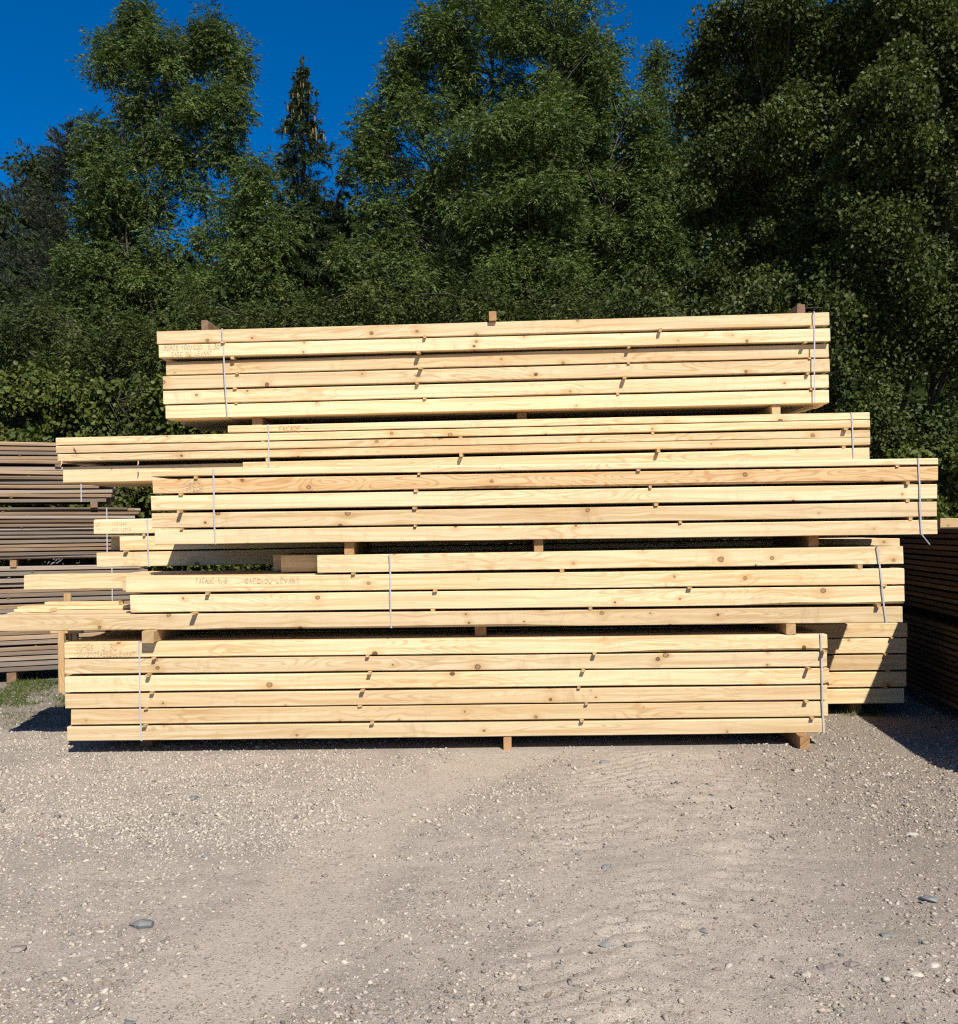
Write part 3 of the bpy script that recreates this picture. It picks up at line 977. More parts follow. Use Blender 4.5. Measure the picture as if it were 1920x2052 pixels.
topz = lambda bd, i=0: (lambda x: bd.zb(i, x) + bd.R[i][4] + 0.001)
gr = lambda x: -0.05
under(B1, 264, 6.70, gr, 'ground bearer in deep shadow under the left end of the lowest front pack', 0.085, 'bearer_dark', -0.22)  # dark wood colour stands in for the shadow under the pack
under(B1, 1012, 6.70, gr, 'small pale block on the gravel under the middle of the lowest front pack', 0.055, 'bearer', 0.0)
under(B1, 1599, 6.70, gr, 'brown ground bearer poking out under the right end of the lowest front pack', 0.066, 'bearer', 0.10)
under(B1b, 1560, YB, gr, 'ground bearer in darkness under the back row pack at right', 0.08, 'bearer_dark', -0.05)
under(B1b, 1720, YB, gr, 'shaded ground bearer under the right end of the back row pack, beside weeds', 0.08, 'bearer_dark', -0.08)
under(B2, 301, 6.70, topz(B1), 'pale square bearer poking out at left between the two lowest front packs', 0.08, 'bearer_pale', 0.07)
under(B2, 960, 6.70, topz(B1), 'bearer hidden in the dark slot midway between the two lowest front packs', 0.08, 'bearer', -0.12)
under(B2, 1583, 6.70, topz(B1), 'light bearer end at right between the two lowest front packs', 0.066, 'bearer_pale', 0.0)
under(B3, 697, 6.70, topz(B2), 'bearer at left in the slot below the pack with the swirly-grained beam', 0.066, 'bearer', -0.05)
under(B3, 1080, 6.70, topz(B2), 'greyish bearer midway in the slot below the pack with the swirly-grained beam', 0.062, 'bearer', -0.05)
under(B3, 1640, 6.70, topz(B2), 'dark bearer at right in the slot below the pack with the swirly-grained beam', 0.07, 'bearer', -0.10)
under(B5, 515, Y5, topz(B4), 'reddish bearer under the left part of the topmost pack, above the red inscription', 0.08, 'bearer', -0.05)
under(B5, 1050, Y5, topz(B4), 'shaded bearer under the middle of the topmost pack', 0.08, 'bearer', -0.14)
under(B5, 1560, Y5, topz(B4), 'light upright-grained bearer under the right end of the topmost pack', 0.068, 'bearer_pale', -0.02)


def on_top(px, w, h, label, out, mat, pitch=0.0):
    x = W(px, PY, Y5)[0]
    z0 = topz(B5)(x) + 0.001
    return bearer(label, x, Y5 - out, Y5 + 0.98, z0, z0 + h, w, mat)


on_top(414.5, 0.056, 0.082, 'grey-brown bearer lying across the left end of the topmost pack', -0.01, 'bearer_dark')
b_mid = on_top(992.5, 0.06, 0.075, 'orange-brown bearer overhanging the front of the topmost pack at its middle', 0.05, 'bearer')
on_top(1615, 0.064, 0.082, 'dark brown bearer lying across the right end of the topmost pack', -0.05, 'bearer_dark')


# ------------------------------------------------------------------ weathered plank stacks
def plank_stack(label, loc, rz, length, layers, th, gap, nw, wd, mat, left_ends=None, strap_x=None, right_var=0.09, first=0, group='weathered plank packs', skip=None):
    root = tag(empty('plank_stack', loc, rz), label, 'plank stack', group)
    var = []
    for k in range(5):
        var.append(beam_mesh('board', length, wd - 0.006, th * random.uniform(0.92, 1.0), M[mat], 0.022, 8, 0.004))
    for k in range(3):
        var.append(beam_mesh('board', length, wd - 0.006, th * random.uniform(0.92, 1.0), M['board_brown' if mat == 'board_grey' else 'board_grey'], 0.022, 8, 0.004))
    z = 0.0
    sticks = Geo()
    for i in range(layers):
        off = random.uniform(-0.012, 0.012)
        for j in range(nw):
            dx = random.uniform(-right_var, right_var)
            link('board', random.choice(var), root, (length / 2 + dx, off + wd * (j + 0.5), z + th / 2), (0, random.uniform(-0.0012, 0.0012), random.uniform(-0.002, 0.002)))
        z += th
        if i < layers - 1:
            for sx in np.arange(0.5, length - 0.2, 0.95):
                xx = sx + random.uniform(-0.14, 0.14)
                sticks.box((xx, nw * wd / 2 + random.uniform(-0.012, 0.05), z + gap / 2), (0.026, nw * wd - 0.02, gap))
        z += gap
    st = link('spacer_sticks', sticks.mesh('spacer_sticks', M['bearer_dark']), root)
    st['kind'] = 'stuff'
    if strap_x is not None:
        for sx in strap_x:
            g = Geo()
            H = z - gap
            g.box((sx, -0.016, H / 2), (0.011, 0.0015, H))
            g.box((sx, nw * wd / 2, H + 0.004), (0.016, nw * wd + 0.03, 0.0015))
            link('strap', g.mesh('strap', M['strap']), root)
    return root, z - gap


# left: three packs one on another, running away to the right. origin of each = its far right-hand end, local x runs left/near
YAW = math.radians(20)
dirx = Vector((-math.cos(YAW), -math.sin(YAW), 0))


def left_stack(label, px, Y, z0, length, layers, th, gap, mat, strap=None, nw=5, yaw=YAW):
    X = W(px, PY, Y)[0]
    # local +x points away from the right end towards the left and the camera; local +y must point back
    root, h = plank_stack(label, (X - math.cos(yaw) * length, Y - math.sin(yaw) * length, z0), yaw, length, layers, th, gap, nw, 0.19, mat,
                          strap_x=[length - s for s in (strap or [])])
    return X, h


XC, hC = left_stack('lowest grey plank pack standing on the grass at far left', 279, 10.45, 0.10, 4.5, 20, 0.0460, 0.0095, 'board_grey', [0.28])
zC = 0.10 + hC
XB, hB = left_stack('middle grey and brown plank pack at far left, behind the 120/240 beams', 270, 10.45, zC + 0.075, 4.5, 13, 0.0345, 0.0080, 'board_grey', [0.28])
zB = zC + 0.075 + hB
XA, hA = left_stack('brown plank pack at far left with dark bearer below, right end before the hedge', 214, 10.40, zB + 0.065, 4.2, 8, 0.0395, 0.0085, 'board_brown', [0.25])
zA = zB + 0.065 + hA
XD, hD = left_stack('uppermost short brown plank pack at far left, beside the hedge', 150, 10.30, zA + 0.03, 4.0, 5, 0.0385, 0.0085, 'board_brown', None)


def left_bearer(label, px, Y, z0, z1, w, mat):
    X = W(px, PY, Y)[0]
    me = beam_mesh('bearer', 0.95, w, z1 - z0 - 0.002, M[mat], 0.0, 3)
    a = YAW + math.pi / 2
    o = link('bearer', me, None, (X + math.cos(a) * 0.46, Y + math.sin(a) * 0.46, (z0 + z1) / 2), (0, 0, a))
    tag(o, label, 'bearer', 'bearers under the weathered plank packs')


def ys(px, Yend, pxend):
    """distance of the yawed front face at a photo column"""
    k = (px - PX) / F
    X0 = W(pxend, PY, Yend)[0]
    # X = X0 - c t ; Y = Yend - s t ; X = k Y
    t = (X0 - k * Yend) / (math.cos(YAW) - k * math.sin(YAW))
    return Yend - math.sin(YAW) * t


for (label, px, z0, z1, w, m) in (('orange-brown bearer between the two grey plank packs at far left', 26, zC, zC + 0.075, 0.062, 'bearer'),
                                  ('grey block between the brown and grey plank packs at far left, by the hedge', 189, zB, zB + 0.065, 0.07, 'bearer_dark'),
                                  ('bearer on the grass under the lowest grey plank pack', 20, -0.02, 0.10, 0.09, 'bearer_dark'),
                                  ):
    left_bearer(label, px, ys(px, 10.45, 275) - 0.01, z0, z1, w, m)
left_bearer('thin bearer in the dark gap between the two brown plank packs', 118, ys(118, 10.4, 214), zA, zA + 0.03, 0.06, 'bearer_dark')

# upright stakes beside the left end of the front packs
st = tag(empty('stake_frame', (W(130, PY, 9.3)[0], 9.3, 0)), 'upright pale timber stakes behind the left ends of the front packs', 'stake')
for (px, Y, w, d, top, m) in ((121, 9.28, 0.060, 0.05, 0.74, 'bearer_pale'), (134, 9.36, 0.070, 0.03, 0.955, 'bearer_pale'), (149, 9.34, 0.045, 0.05, 0.72, 'bearer_pale')):
    me = beam_mesh('stake', top + 0.05, w, d, M[m], 0.003, 4)
    p = W(px, PY, Y)
    link('stake', me, st, (p[0] - st.location.x, Y - 9.3, top / 2 - 0.02), (0, -math.pi / 2, math.pi / 2))
me = beam_mesh('cross_rail', 0.30, 0.05, 0.05, M['bearer_pale'], 0.002, 2)
link('cross_rail', me, st, (0.01, 0.0, 0.60), (0, 0, 0))

# right: dark plank packs running into the depth, they shade the yard corner
yr = -math.radians(5.0)


def right_stack(label, x, y, z0, length, layers, th, gap, mat, group='plank packs in shade at right'):
    return plank_stack(label, (x, y, z0), math.pi / 2 + yr, length, layers, th, gap, 5, -0.19, mat, group=group, right_var=0.06)


def right_pack(label, z0, layers, th, gap, length=5.6, x=3.30, y=4.7):
    root = tag(empty('plank_stack', (x, y, z0), math.pi / 2 + yr), label, 'plank stack', 'plank packs in shade at right')
    var = [beam_mesh('board', length, 0.184, th, M['board_shaded'], 0.008, 6, 0.003) for _ in range(4)]
    z = 0.0
    sticks = Geo()
    for i in range(layers):
        off = random.uniform(-0.012, 0.012)
        for j in range(5):
            link('board', random.choice(var), root, (length / 2 + random.uniform(-0.05, 0.05), off - 0.19 * (j + 0.5), z + th / 2))
        z += th
        if i < layers - 1:
            for sx in np.arange(0.5, length - 0.2, 0.95):
                sticks.box((sx + random.uniform(-0.15, 0.15), -0.475 - random.uniform(0.0, 0.05), z + gap / 2), (0.026, 0.90, gap))
        z += gap
    s_ = link('spacer_sticks', sticks.mesh('spacer_sticks', M['bearer_dark']), root)
    s_['kind'] = 'stuff'
    return z - gap


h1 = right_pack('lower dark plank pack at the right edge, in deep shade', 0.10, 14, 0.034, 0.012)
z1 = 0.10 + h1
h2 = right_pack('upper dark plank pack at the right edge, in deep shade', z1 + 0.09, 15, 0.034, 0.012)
z2 = z1 + 0.09 + h2
for k, (lab, yy, za, zb_) in enumerate((('ground bearer under the shaded plank packs at right, near end', 5.4, -0.02, 0.10), ('ground bearer under the shaded plank packs at right, far end', 9.6, -0.02, 0.10),
                                        ('bearer between the two shaded plank packs at right, near end', 5.4, z1, z1 + 0.09), ('bearer between the two shaded plank packs at right, far end', 9.6, z1, z1 + 0.09))):
    me = beam_mesh('bearer', 0.93, 0.08, zb_ - za - 0.002, M['bearer_dark'], 0.0, 3)
    xx = 3.30 + (yy - 4.7) * math.tan(-yr) + 0.47
    tag(link('bearer', me, None, (xx, yy, (za + zb_) / 2), (0, 0, yr)), lab, 'bearer', 'bearers of the shaded plank packs')
# small sunlit block lying on top of them
p = W(1897, 1060, 8.6)
me = beam_mesh('bearer', 1.0, 0.075, 0.085, M['bearer_pale'], 0.0, 3)
tag(link('bearer', me, None, (p[0] + 0.45, 8.6, z2 + 0.045), (0, 0, yr)), 'sunlit timber block lying on the shaded plank packs at right', 'bearer', 'bearers of the shaded plank packs')

# ------------------------------------------------------------------ stones and gravel
PHI = (1 + 5 ** 0.5) / 2
ICO_V = np.array([(-1, PHI, 0), (1, PHI, 0), (-1, -PHI, 0), (1, -PHI, 0), (0, -1, PHI), (0, 1, PHI), (0, -1, -PHI), (0, 1, -PHI), (PHI, 0, -1), (PHI, 0, 1), (-PHI, 0, -1), (-PHI, 0, 1)], float)
ICO_V /= np.linalg.norm(ICO_V[0])
ICO_F = np.array([(0, 11, 5), (0, 5, 1), (0, 1, 7), (0, 7, 10), (0, 10, 11), (1, 5, 9), (5, 11, 4), (11, 10, 2), (10, 7, 6), (7, 1, 8), (3, 9, 4), (3, 4, 2), (3, 2, 6), (3, 6, 8), (3, 8, 9), (4, 9, 5), (2, 4, 11), (6, 2, 10), (8, 6, 7), (9, 8, 1)])
OCT_V = np.array([(1, 0, 0), (-1, 0, 0), (0, 1, 0), (0, -1, 0), (0, 0, 1), (0, 0, -1)], float)
OCT_F = np.array([(0, 2, 4), (2, 1, 4), (1, 3, 4), (3, 0, 4), (2, 0, 5), (1, 2, 5), (3, 1, 5), (0, 3, 5)])


def pebbles(P2, size, tint, shade, base_v, base_f):
    n, k = len(P2), len(base_v)
    V = base_v[None] * (1 + rng.uniform(-0.42, 0.35, (n, k, 1)))
    sc = np.stack([rng.uniform(0.75, 1.35, n), rng.uniform(0.6, 1.0, n), rng.uniform(0.35, 0.75, n)], -1) * size[:, None]
    V = V * sc[:, None]
    # tumble
    a, b, c = rng.uniform(0, 2 * math.pi, n), rng.normal(0, 0.25, n), rng.normal(0, 0.25, n)
    ca, sa = np.cos(a), np.sin(a)
    x, y, z = V[..., 0], V[..., 1], V[..., 2]
    z = z + x * np.tan(np.clip(b, -0.6, 0.6))[:, None] + y * np.tan(np.clip(c, -0.6, 0.6))[:, None]
    V = np.stack([x * ca[:, None] - y * sa[:, None], x * sa[:, None] + y * ca[:, None], z], -1)
    zz = gz(P2[:, 0], P2[:, 1]) + sc[:, 2] * rng.uniform(-0.25, 0.35, n)
    V = V + np.stack([P2[:, 0], P2[:, 1], zz], -1)[:, None]
    Fc = (base_f[None] + (np.arange(n) * k)[:, None, None]).reshape(-1, 3)
    return V.reshape(-1, 3), Fc, np.repeat(tint, k), np.repeat(shade, k)


def scatter(n, ylo, yhi):
    out = []
    while sum(len(o) for o in out) < n:
        m = 60000
        Y = 1 / rng.uniform(1 / yhi, 1 / ylo, m)          # even over the picture, not over the ground
        X = rng.uniform(-0.56, 0.53, m) * Y
        m1, m2 = track_mask(X, Y)
        patch = sstep(0.30, 0.66, fbm(X * 2.3 + 40, Y * 2.3, 4))
        left = 1 - sstep(-1.6, -0.2, X + 0.25 * (Y - 5))
        dens = 0.25 + 0.75 * patch
        dens = dens * (1 - 0.86 * m1) * (1 - 0.72 * m2)
        dens = np.clip(dens + 0.55 * left * sstep(4.0, 5.4, Y), 0, 1)
        dens = np.clip(dens + 0.25 * sstep(1.3, 2.2, X), 0, 1)
        dens = dens * (1 - sstep(7.3, 8.6, Y) * 0.6)
        dens = dens * sstep(ylo, ylo * 1.22, Y) if ylo > 4 else dens * (1 - sstep(yhi * 0.8, yhi, Y))
        keep = rng.random(m) < dens
        out.append(np.stack([X[keep], Y[keep]], -1))
    return np.concatenate(out)[:n]


def tints(P2):
    n = len(P2)
    X, Y = P2[:, 0], P2[:, 1]
    left = 1 - sstep(-1.0, 1.4, X)
    u = rng.random(n)
    light = 0.22 + 0.50 * left * sstep(3.2, 4.8, Y) + 0.12 * left
    light = light - 0.12 * (1 - sstep(3.0, 4.2, Y)) * sstep(-1.2, 0.0, X)
    tn = np.where(u < light, rng.uniform(0.62, 1.0, n), np.where(rng.random(n) < 0.55, rng.uniform(0.35, 0.6, n), rng.uniform(0.0, 0.35, n)))
    return tn


parts = []
Pn = scatter(12500, 2.7, 5.8)
parts.append(pebbles(Pn, np.clip(rng.lognormal(math.log(0.0050), 0.50, len(Pn)), 0.0024, 0.0145), tints(Pn), rng.random(len(Pn)), ICO_V, ICO_F))
Pm = scatter(30000, 4.3, 9.5)
parts.append(pebbles(Pm, np.clip(rng.lognormal(math.log(0.0075), 0.42, len(Pm)), 0.0035, 0.022), tints(Pm), rng.random(len(Pm)), OCT_V, OCT_F))
Ps = scatter(9000, 2.7, 6.2)
parts.append(pebbles(Ps, np.clip(rng.lognormal(math.log(0.0034), 0.35, len(Ps)), 0.0018, 0.008), tints(Ps), rng.random(len(Ps)), OCT_V, OCT_F))
vo_, fo_, to_, so_, n0 = [], [], [], [], 0
for (v, f, tt, ss) in parts:
    vo_.append(v); fo_.append(f + n0); to_.append(tt); so_.append(ss)
    n0 += len(v)
me = mesh_np('gravel', np.concatenate(vo_), np.concatenate(fo_), M['gravel'], np.concatenate(to_), False, np.concatenate(so_))
tag(link('gravel', me), 'loose pale and grey gravel strewn over the yard', 'gravel', kind='stuff')


def stone(px, py, wpx, hpx, mat, label, seed):
    X, Y = G(px, py)
    k = Y / F
    w = wpx * k
    rr = np.random.default_rng(seed)
    # subdivided ico
    V, Fs = [tuple(v) for v in ICO_V], [tuple(f) for f in ICO_F]
    for _ in range(3):
        cache, nf = {}, []
        def mid(a, b):
            key = (min(a, b), max(a, b))
            if key not in cache:
                m = (np.array(V[a]) + np.array(V[b])) / 2
                V.append(tuple(m / np.linalg.norm(m)))
                cache[key] = len(V) - 1
            return cache[key]
        for a, b, c in Fs:
            ab, bc, ca_ = mid(a, b), mid(b, c), mid(c, a)
            nf += [(a, ab, ca_), (b, bc, ab), (c, ca_, bc), (ab, bc, ca_)]
        Fs = nf
    V = np.array(V)
    for _ in range(15):                                    # broken facets
        d = rr.normal(size=3)
        d /= np.linalg.norm(d)
        lim = rr.uniform(0.45, 0.80)
        s = V @ d
        V = V - np.maximum(s - lim, 0)[:, None] * d * 1.0
    V *= 1 + rr.normal(0, 0.018, (len(V), 1))
    lo, hi = V.min(0), V.max(0)
    V = (V - (lo + hi) / 2) / (hi - lo)
    hgt = max(0.35 * w, hpx * k * 0.75)
    dep = w * rr.uniform(0.6, 0.85)
    V = V * np.array([w, dep, hgt])
    a = rr.uniform(-0.4, 0.4)
    V = V @ np.array([[math.cos(a), math.sin(a), 0], [-math.sin(a), math.cos(a), 0], [0, 0, 1]])
    z = float(gz(np.array([X]), np.array([Y + dep * 0.3]))[0])
    me = mesh_np('stone', V, np.array(Fs), M[mat])
    o = link('stone', me, None, (X, Y + dep * 0.3, z + hgt * 0.18))
    tag(o, label, 'stone', 'larger stones lying on the gravel')


for i, a in enumerate((
    (278, 1853, 52, 30, 'stone_grey', 'largest flat blue-grey stone in the left foreground'),
    (30, 1905, 36, 20, 'stone_brown', 'brownish angular stone at the far left foreground edge'),
    (1213, 1888, 27, 22, 'stone_grey', 'dark blue-grey stone in the middle foreground'),
    (988, 1858, 26, 24, 'stone_brown', 'rounded grey-brown stone just left of the middle foreground'),
    (335, 1595, 18, 10, 'stone_pale', 'small pale rounded stone in front of the left packs'),
    (384, 1604, 25, 8, 'stone_grey', 'small dark flat stone beside the pale rounded one, left'),
    (411, 1713, 16, 10, 'stone_grey', 'small grey stone in the left middle ground'),
    (628, 1760, 14, 8, 'stone_brown', 'left one of two small brown stones on the smooth sand'),
    (650, 1747, 15, 8, 'stone_brown', 'right one of two small brown stones on the smooth sand'),
    (80, 1677, 16, 9, 'stone_red', 'small reddish-brown stone near the left edge'),
    (256, 2046, 28, 15, 'stone_grey', 'grey stone at the bottom edge, left'),
    (1217, 1733, 24, 10, 'stone_grey', 'flat grey stone in the wheel tracks at right of the middle'),
    (1056, 1706, 14, 12, 'stone_brown', 'small dark upright stone in the middle of the yard'),
    (1411, 1868, 18, 12, 'stone_grey', 'small grey stone right of the middle foreground'),
    (1863, 1810, 36, 18, 'stone_grey', 'half-buried blue-grey stone near the right edge'),
    (1662, 1945, 40, 18, 'stone_brown', 'half-buried brown stone in the right foreground'),
    (1712, 1937, 34, 16, 'stone_brown', 'rounded beige-brown stone beside the half-buried one, right foreground'),
    (1838, 1955, 34, 14, 'stone_pale', 'pale flat stone in the right foreground corner'),
    (1872, 1935, 30, 10, 'stone_pale', 'pale elongated stone above the flat one, right foreground corner'),
    (1778, 1882, 24, 10, 'stone_grey', 'flat grey-green stone in the right foreground'),
    (972, 1932, 13, 18, 'stone_brown', 'narrow dark stone standing on edge in the foreground'),
    (1830, 1673, 28, 9, 'stone_pale', 'pale flat stone at the right, beyond the foreground'),
    (1212, 1526, 22, 10, 'stone_grey', 'grey stone close in front of the lowest pack, right of its middle block'),
    (1780, 1556, 18, 8, 'stone_pale', 'small pale stone just outside the dark shadow at right'))):
    stone(*a, seed=100 + i)


# ------------------------------------------------------------------ plants
def leaf_faces(n, kind):
    if kind == 4:
        b = np.array([(0, 1, 2), (0, 2, 3)])
        k = 4
    else:
        b = np.array([(0, 1, 2), (0, 2, 3), (0, 3, 4), (0, 4, 5)])
        k = 6
    return (b[None] + (np.arange(n) * k)[:, None, None]).reshape(-1, 3)


def unit(v):
    return v / np.maximum(np.linalg.norm(v, axis=-1, keepdims=True), 1e-6)


def leaves_simple(P, D, size, ratio, fold=0.25, six=False):
    """single leaf blades: base P, direction D"""
    n = len(P)
    R = unit(rng.normal(size=(n, 3)) + np.array([0, -0.35, 0.5]))
    S = unit(np.cross(D, R))
    Nn = unit(np.cross(S, D))
    L = size[:, None]
    w = L * ratio * 0.5
    if not six:
        V = np.stack([P, P + D * L * 0.45 + S * w + Nn * w * fold, P + D * L, P + D * L * 0.45 - S * w + Nn * w * fold], 1)
        return V.reshape(-1, 3), leaf_faces(n, 4), 4
    V = np.stack([P, P + D * L * 0.28 + S * w * 0.92 + Nn * w * fold, P + D * L * 0.68 + S * w * 0.8 + Nn * w * fold,
                  P + D * L - Nn * L * 0.06, P + D * L * 0.68 - S * w * 0.8 + Nn * w * fold, P + D * L * 0.28 - S * w * 0.92 + Nn * w * fold], 1)
    return V.reshape(-1, 3), leaf_faces(n, 6), 6


def leaves_pinnate(P, D, length, tint, pairs=3, lw=0.32):
    """ash leaves: leaflets in pairs along a drooping stalk"""
    n = len(P)
    S = unit(np.cross(D, np.array([0, 0, 1.0])) + 1e-4)
    K = pairs * 2 + 1
    Ps, Ds = [], []
    down = np.array([0, 0, -1.0])
    for k in range(K):
        if k == K - 1: u, sg = 0.95, 0
        else: u, sg = 0.30 + 0.62 * (k // 2) / max(1, pairs - 1), (1 if k % 2 else -1)
        Dk = unit(D * (0.75 if sg else 1.0) + S * sg * 0.85 + down * (0.25 + 0.15 * rng.random((n, 1))) + rng.normal(0, 0.16, (n, 3)))
        Ps.append(P + D * (length * u)[:, None] + down * (length * u * u * 0.22)[:, None])
        Ds.append(Dk)
    Ps, Ds = np.stack(Ps, 1).reshape(-1, 3), np.stack(Ds, 1).reshape(-1, 3)
    sz = np.repeat(length * 0.33, K) * rng.uniform(0.75, 1.15, n * K)
    nn = len(Ps)
    R = unit(rng.normal(size=(nn, 3)) + np.array([0, -0.35, 0.5]))
    Sd = unit(np.cross(Ds, R))
    hw = (sz * lw * 0.62)[:, None]
    V = np.stack([Ps + Sd * hw + Ds * (sz * 0.12)[:, None], Ps + Ds * sz[:, None], Ps - Sd * hw + Ds * (sz * 0.22)[:, None]], 1).reshape(-1, 3)
    Fc, k = np.arange(nn * 3).reshape(-1, 3), 3
    tt = np.repeat(np.repeat(tint, K) + rng.normal(0, 0.05, n * K), k)
    return V, Fc, tt


def lobes_world(lobes, Y, dscale=0.9, jit=False):
    out = []
    for L in lobes:
        px, py, rx, ry = L[:4]
        dy = L[4] if len(L) > 4 else random.uniform(-0.5, 0.5) * (rx + ry) / 2 * Y / F
        if jit:
            px, py, dy = px + random.uniform(-0.45, 0.45) * rx, py + random.uniform(-0.45, 0.45) * ry, dy + random.uniform(-0.6, 0.6)
            rx, ry = rx * random.uniform(0.85, 1.2), ry * random.uniform(0.85, 1.2)
        c = W(px, py, Y + dy)
        k = (Y + dy) / F
        out.append((np.array(c), np.array([rx * k, (rx + ry) * 0.5 * k * dscale, ry * k]), L[5] if len(L) > 5 else 1.0))
    return out


def clump_centres(lobes, per_m3, rmin=0.2, smin=0.9):
    cs, dens = [], []
    for c, r, d in lobes:
        vol = 4.19 * r[0] * r[1] * r[2]
        n = max(9, int(per_m3 * vol ** 0.72 * d))
        u = unit(rng.normal(size=(n, 3))) * (rng.random((n, 1)) ** 0.40)
        cs.append(c + u * r * 0.93)
        dens += [d] * n
    return np.concatenate(cs), np.array(dens)


def branch_geo(g, stem, cs, thick, rise=0.65):
    """limbs from a stem polyline to every clump centre"""
    stem = np.array(stem)
    for c in cs:
        d = np.linalg.norm(stem[:, :2] - c[None, :2], axis=1)
        want = c[2] - rise * d
        want = want + rng.normal(0, 0.35)
        i = int(np.argmin(np.abs(stem[:, 2] - want) + 0.3 * d))
        p0 = stem[i]
        v = c - p0
        L = np.linalg.norm(v)
        side = rng.normal(0, 0.07, 3) * L
        m1 = p0 + v * 0.35 + side + np.array([0, 0, 0.06 * L])
        m2 = p0 + v * 0.7 + side * 0.6 + np.array([0, 0, 0.07 * L])
        r0 = min(thick * 0.4, 0.006 + 0.006 * L)
        g.tube([p0, m1, m2, c], [r0, r0 * 0.7, r0 * 0.45, 0.004], 4)


def stem_line(base, top, n=9, wander=0.12):
    base, top = np.array(base, float), np.array(top, float)
    pts = []
    w = rng.normal(0, wander, (n, 2))
    w[0] = 0
    for i in range(n):
        u = i / (n - 1)
        q = base + (top - base) * u
        q[:2] += w[i] * (0.3 + u)
        pts.append(q)
    return pts


def make_tree(label, Y, lobes, stems, kind, leaf, per_clump, clump_r, leaf_len, dens=9.0, group='trees behind the yard', cat='tree', name='broadleaf_tree', bark='bark', thick=0.12, pairs=3, six=False, ratio=0.62, tint_mu=0.45, branch=True, dscale=0.9, stem_back=0.0):
    """stems: list of (px_base, px_top, py_top)"""
    lb = lobes_world(lobes, Y, dscale, name == 'alder_tree')
    base_x = W(stems[0][0], PY, Y)[0]
    root = tag(empty(name, (base_x, Y, 0)), label, cat, group)
    o = np.array([base_x, Y, 0.0])
    cs, dn = clump_centres(lb, dens)
    g = Geo()
    lines = []
    for (pb, pt, pyt) in stems:
        b = W(pb, PY, Y)
        tp = W(pt, pyt, Y)
        ln = stem_line((b[0], Y + stem_back + random.uniform(-0.15, 0.15), -0.05), (tp[0], Y + stem_back, tp[2]), 10, 0.10)
        lines.append(ln)
        n = len(ln)
        g.tube([p - o for p in ln], [thick * (1 - 0.85 * i / (n - 1)) for i in range(n)], 7)
    if branch:
        allp = np.concatenate([np.array(l) for l in lines])
        g2 = Geo()
        fine_l = []
        for l in lines:
            l = np.array(l)
            for k in range(len(l) - 1):
                fine_l += [l[k] + (l[k + 1] - l[k]) * q / 7 for q in range(7)]
        branch_geo(g2, np.array(fine_l) - o, cs - o, thick)
        link('branches', g2.mesh('branches', M['bark_dark' if bark != 'bark' else 'bark'], True), root)
    link('trunk', g.mesh('trunk', M[bark], True), root)
    # leaves
    n = len(cs) * per_clump
    ci = np.repeat(np.arange(len(cs)), per_clump)
    keep = rng.random(n) < np.clip(dn[ci], 0.2, 1.0)
    ci = ci[keep]
    n = len(ci)
    rr = clump_r * rng.uniform(0.6, 1.25, len(cs))
    u = unit(rng.normal(size=(n, 3))) * (rng.random((n, 1)) ** 0.55)
    u[:, 2] *= 0.8
    P = cs[ci] + u * rr[ci][:, None]
    ctint = rng.normal(tint_mu, 0.16, len(cs))
    ti = np.clip(ctint[ci] + rng.normal(0, 0.13, n), 0.0, 0.9)
    ti = np.where(rng.random(n) < 0.012, 1.0, ti)
    if kind == 'pinnate':
        D = unit(u * 0.7 + rng.normal(0, 0.5, (n, 3)) + np.array([0, 0, -0.15]))
        V, Fc, tt = leaves_pinnate(P, D, leaf_len * rng.uniform(0.7, 1.2, n), ti, pairs)
    else:
        D = unit(u * 0.6 + rng.normal(0, 0.6, (n, 3)) + np.array([0, 0, -0.35]))
        V, Fc, k = leaves_simple(P, D, leaf_len * rng.uniform(0.6, 1.25, n), ratio, 0.22, six)
        tt = np.repeat(ti, k)
    me = mesh_np('crown', V - o, Fc, M[leaf], np.clip(tt, 0, 1))
    link('crown', me, root)
    return root


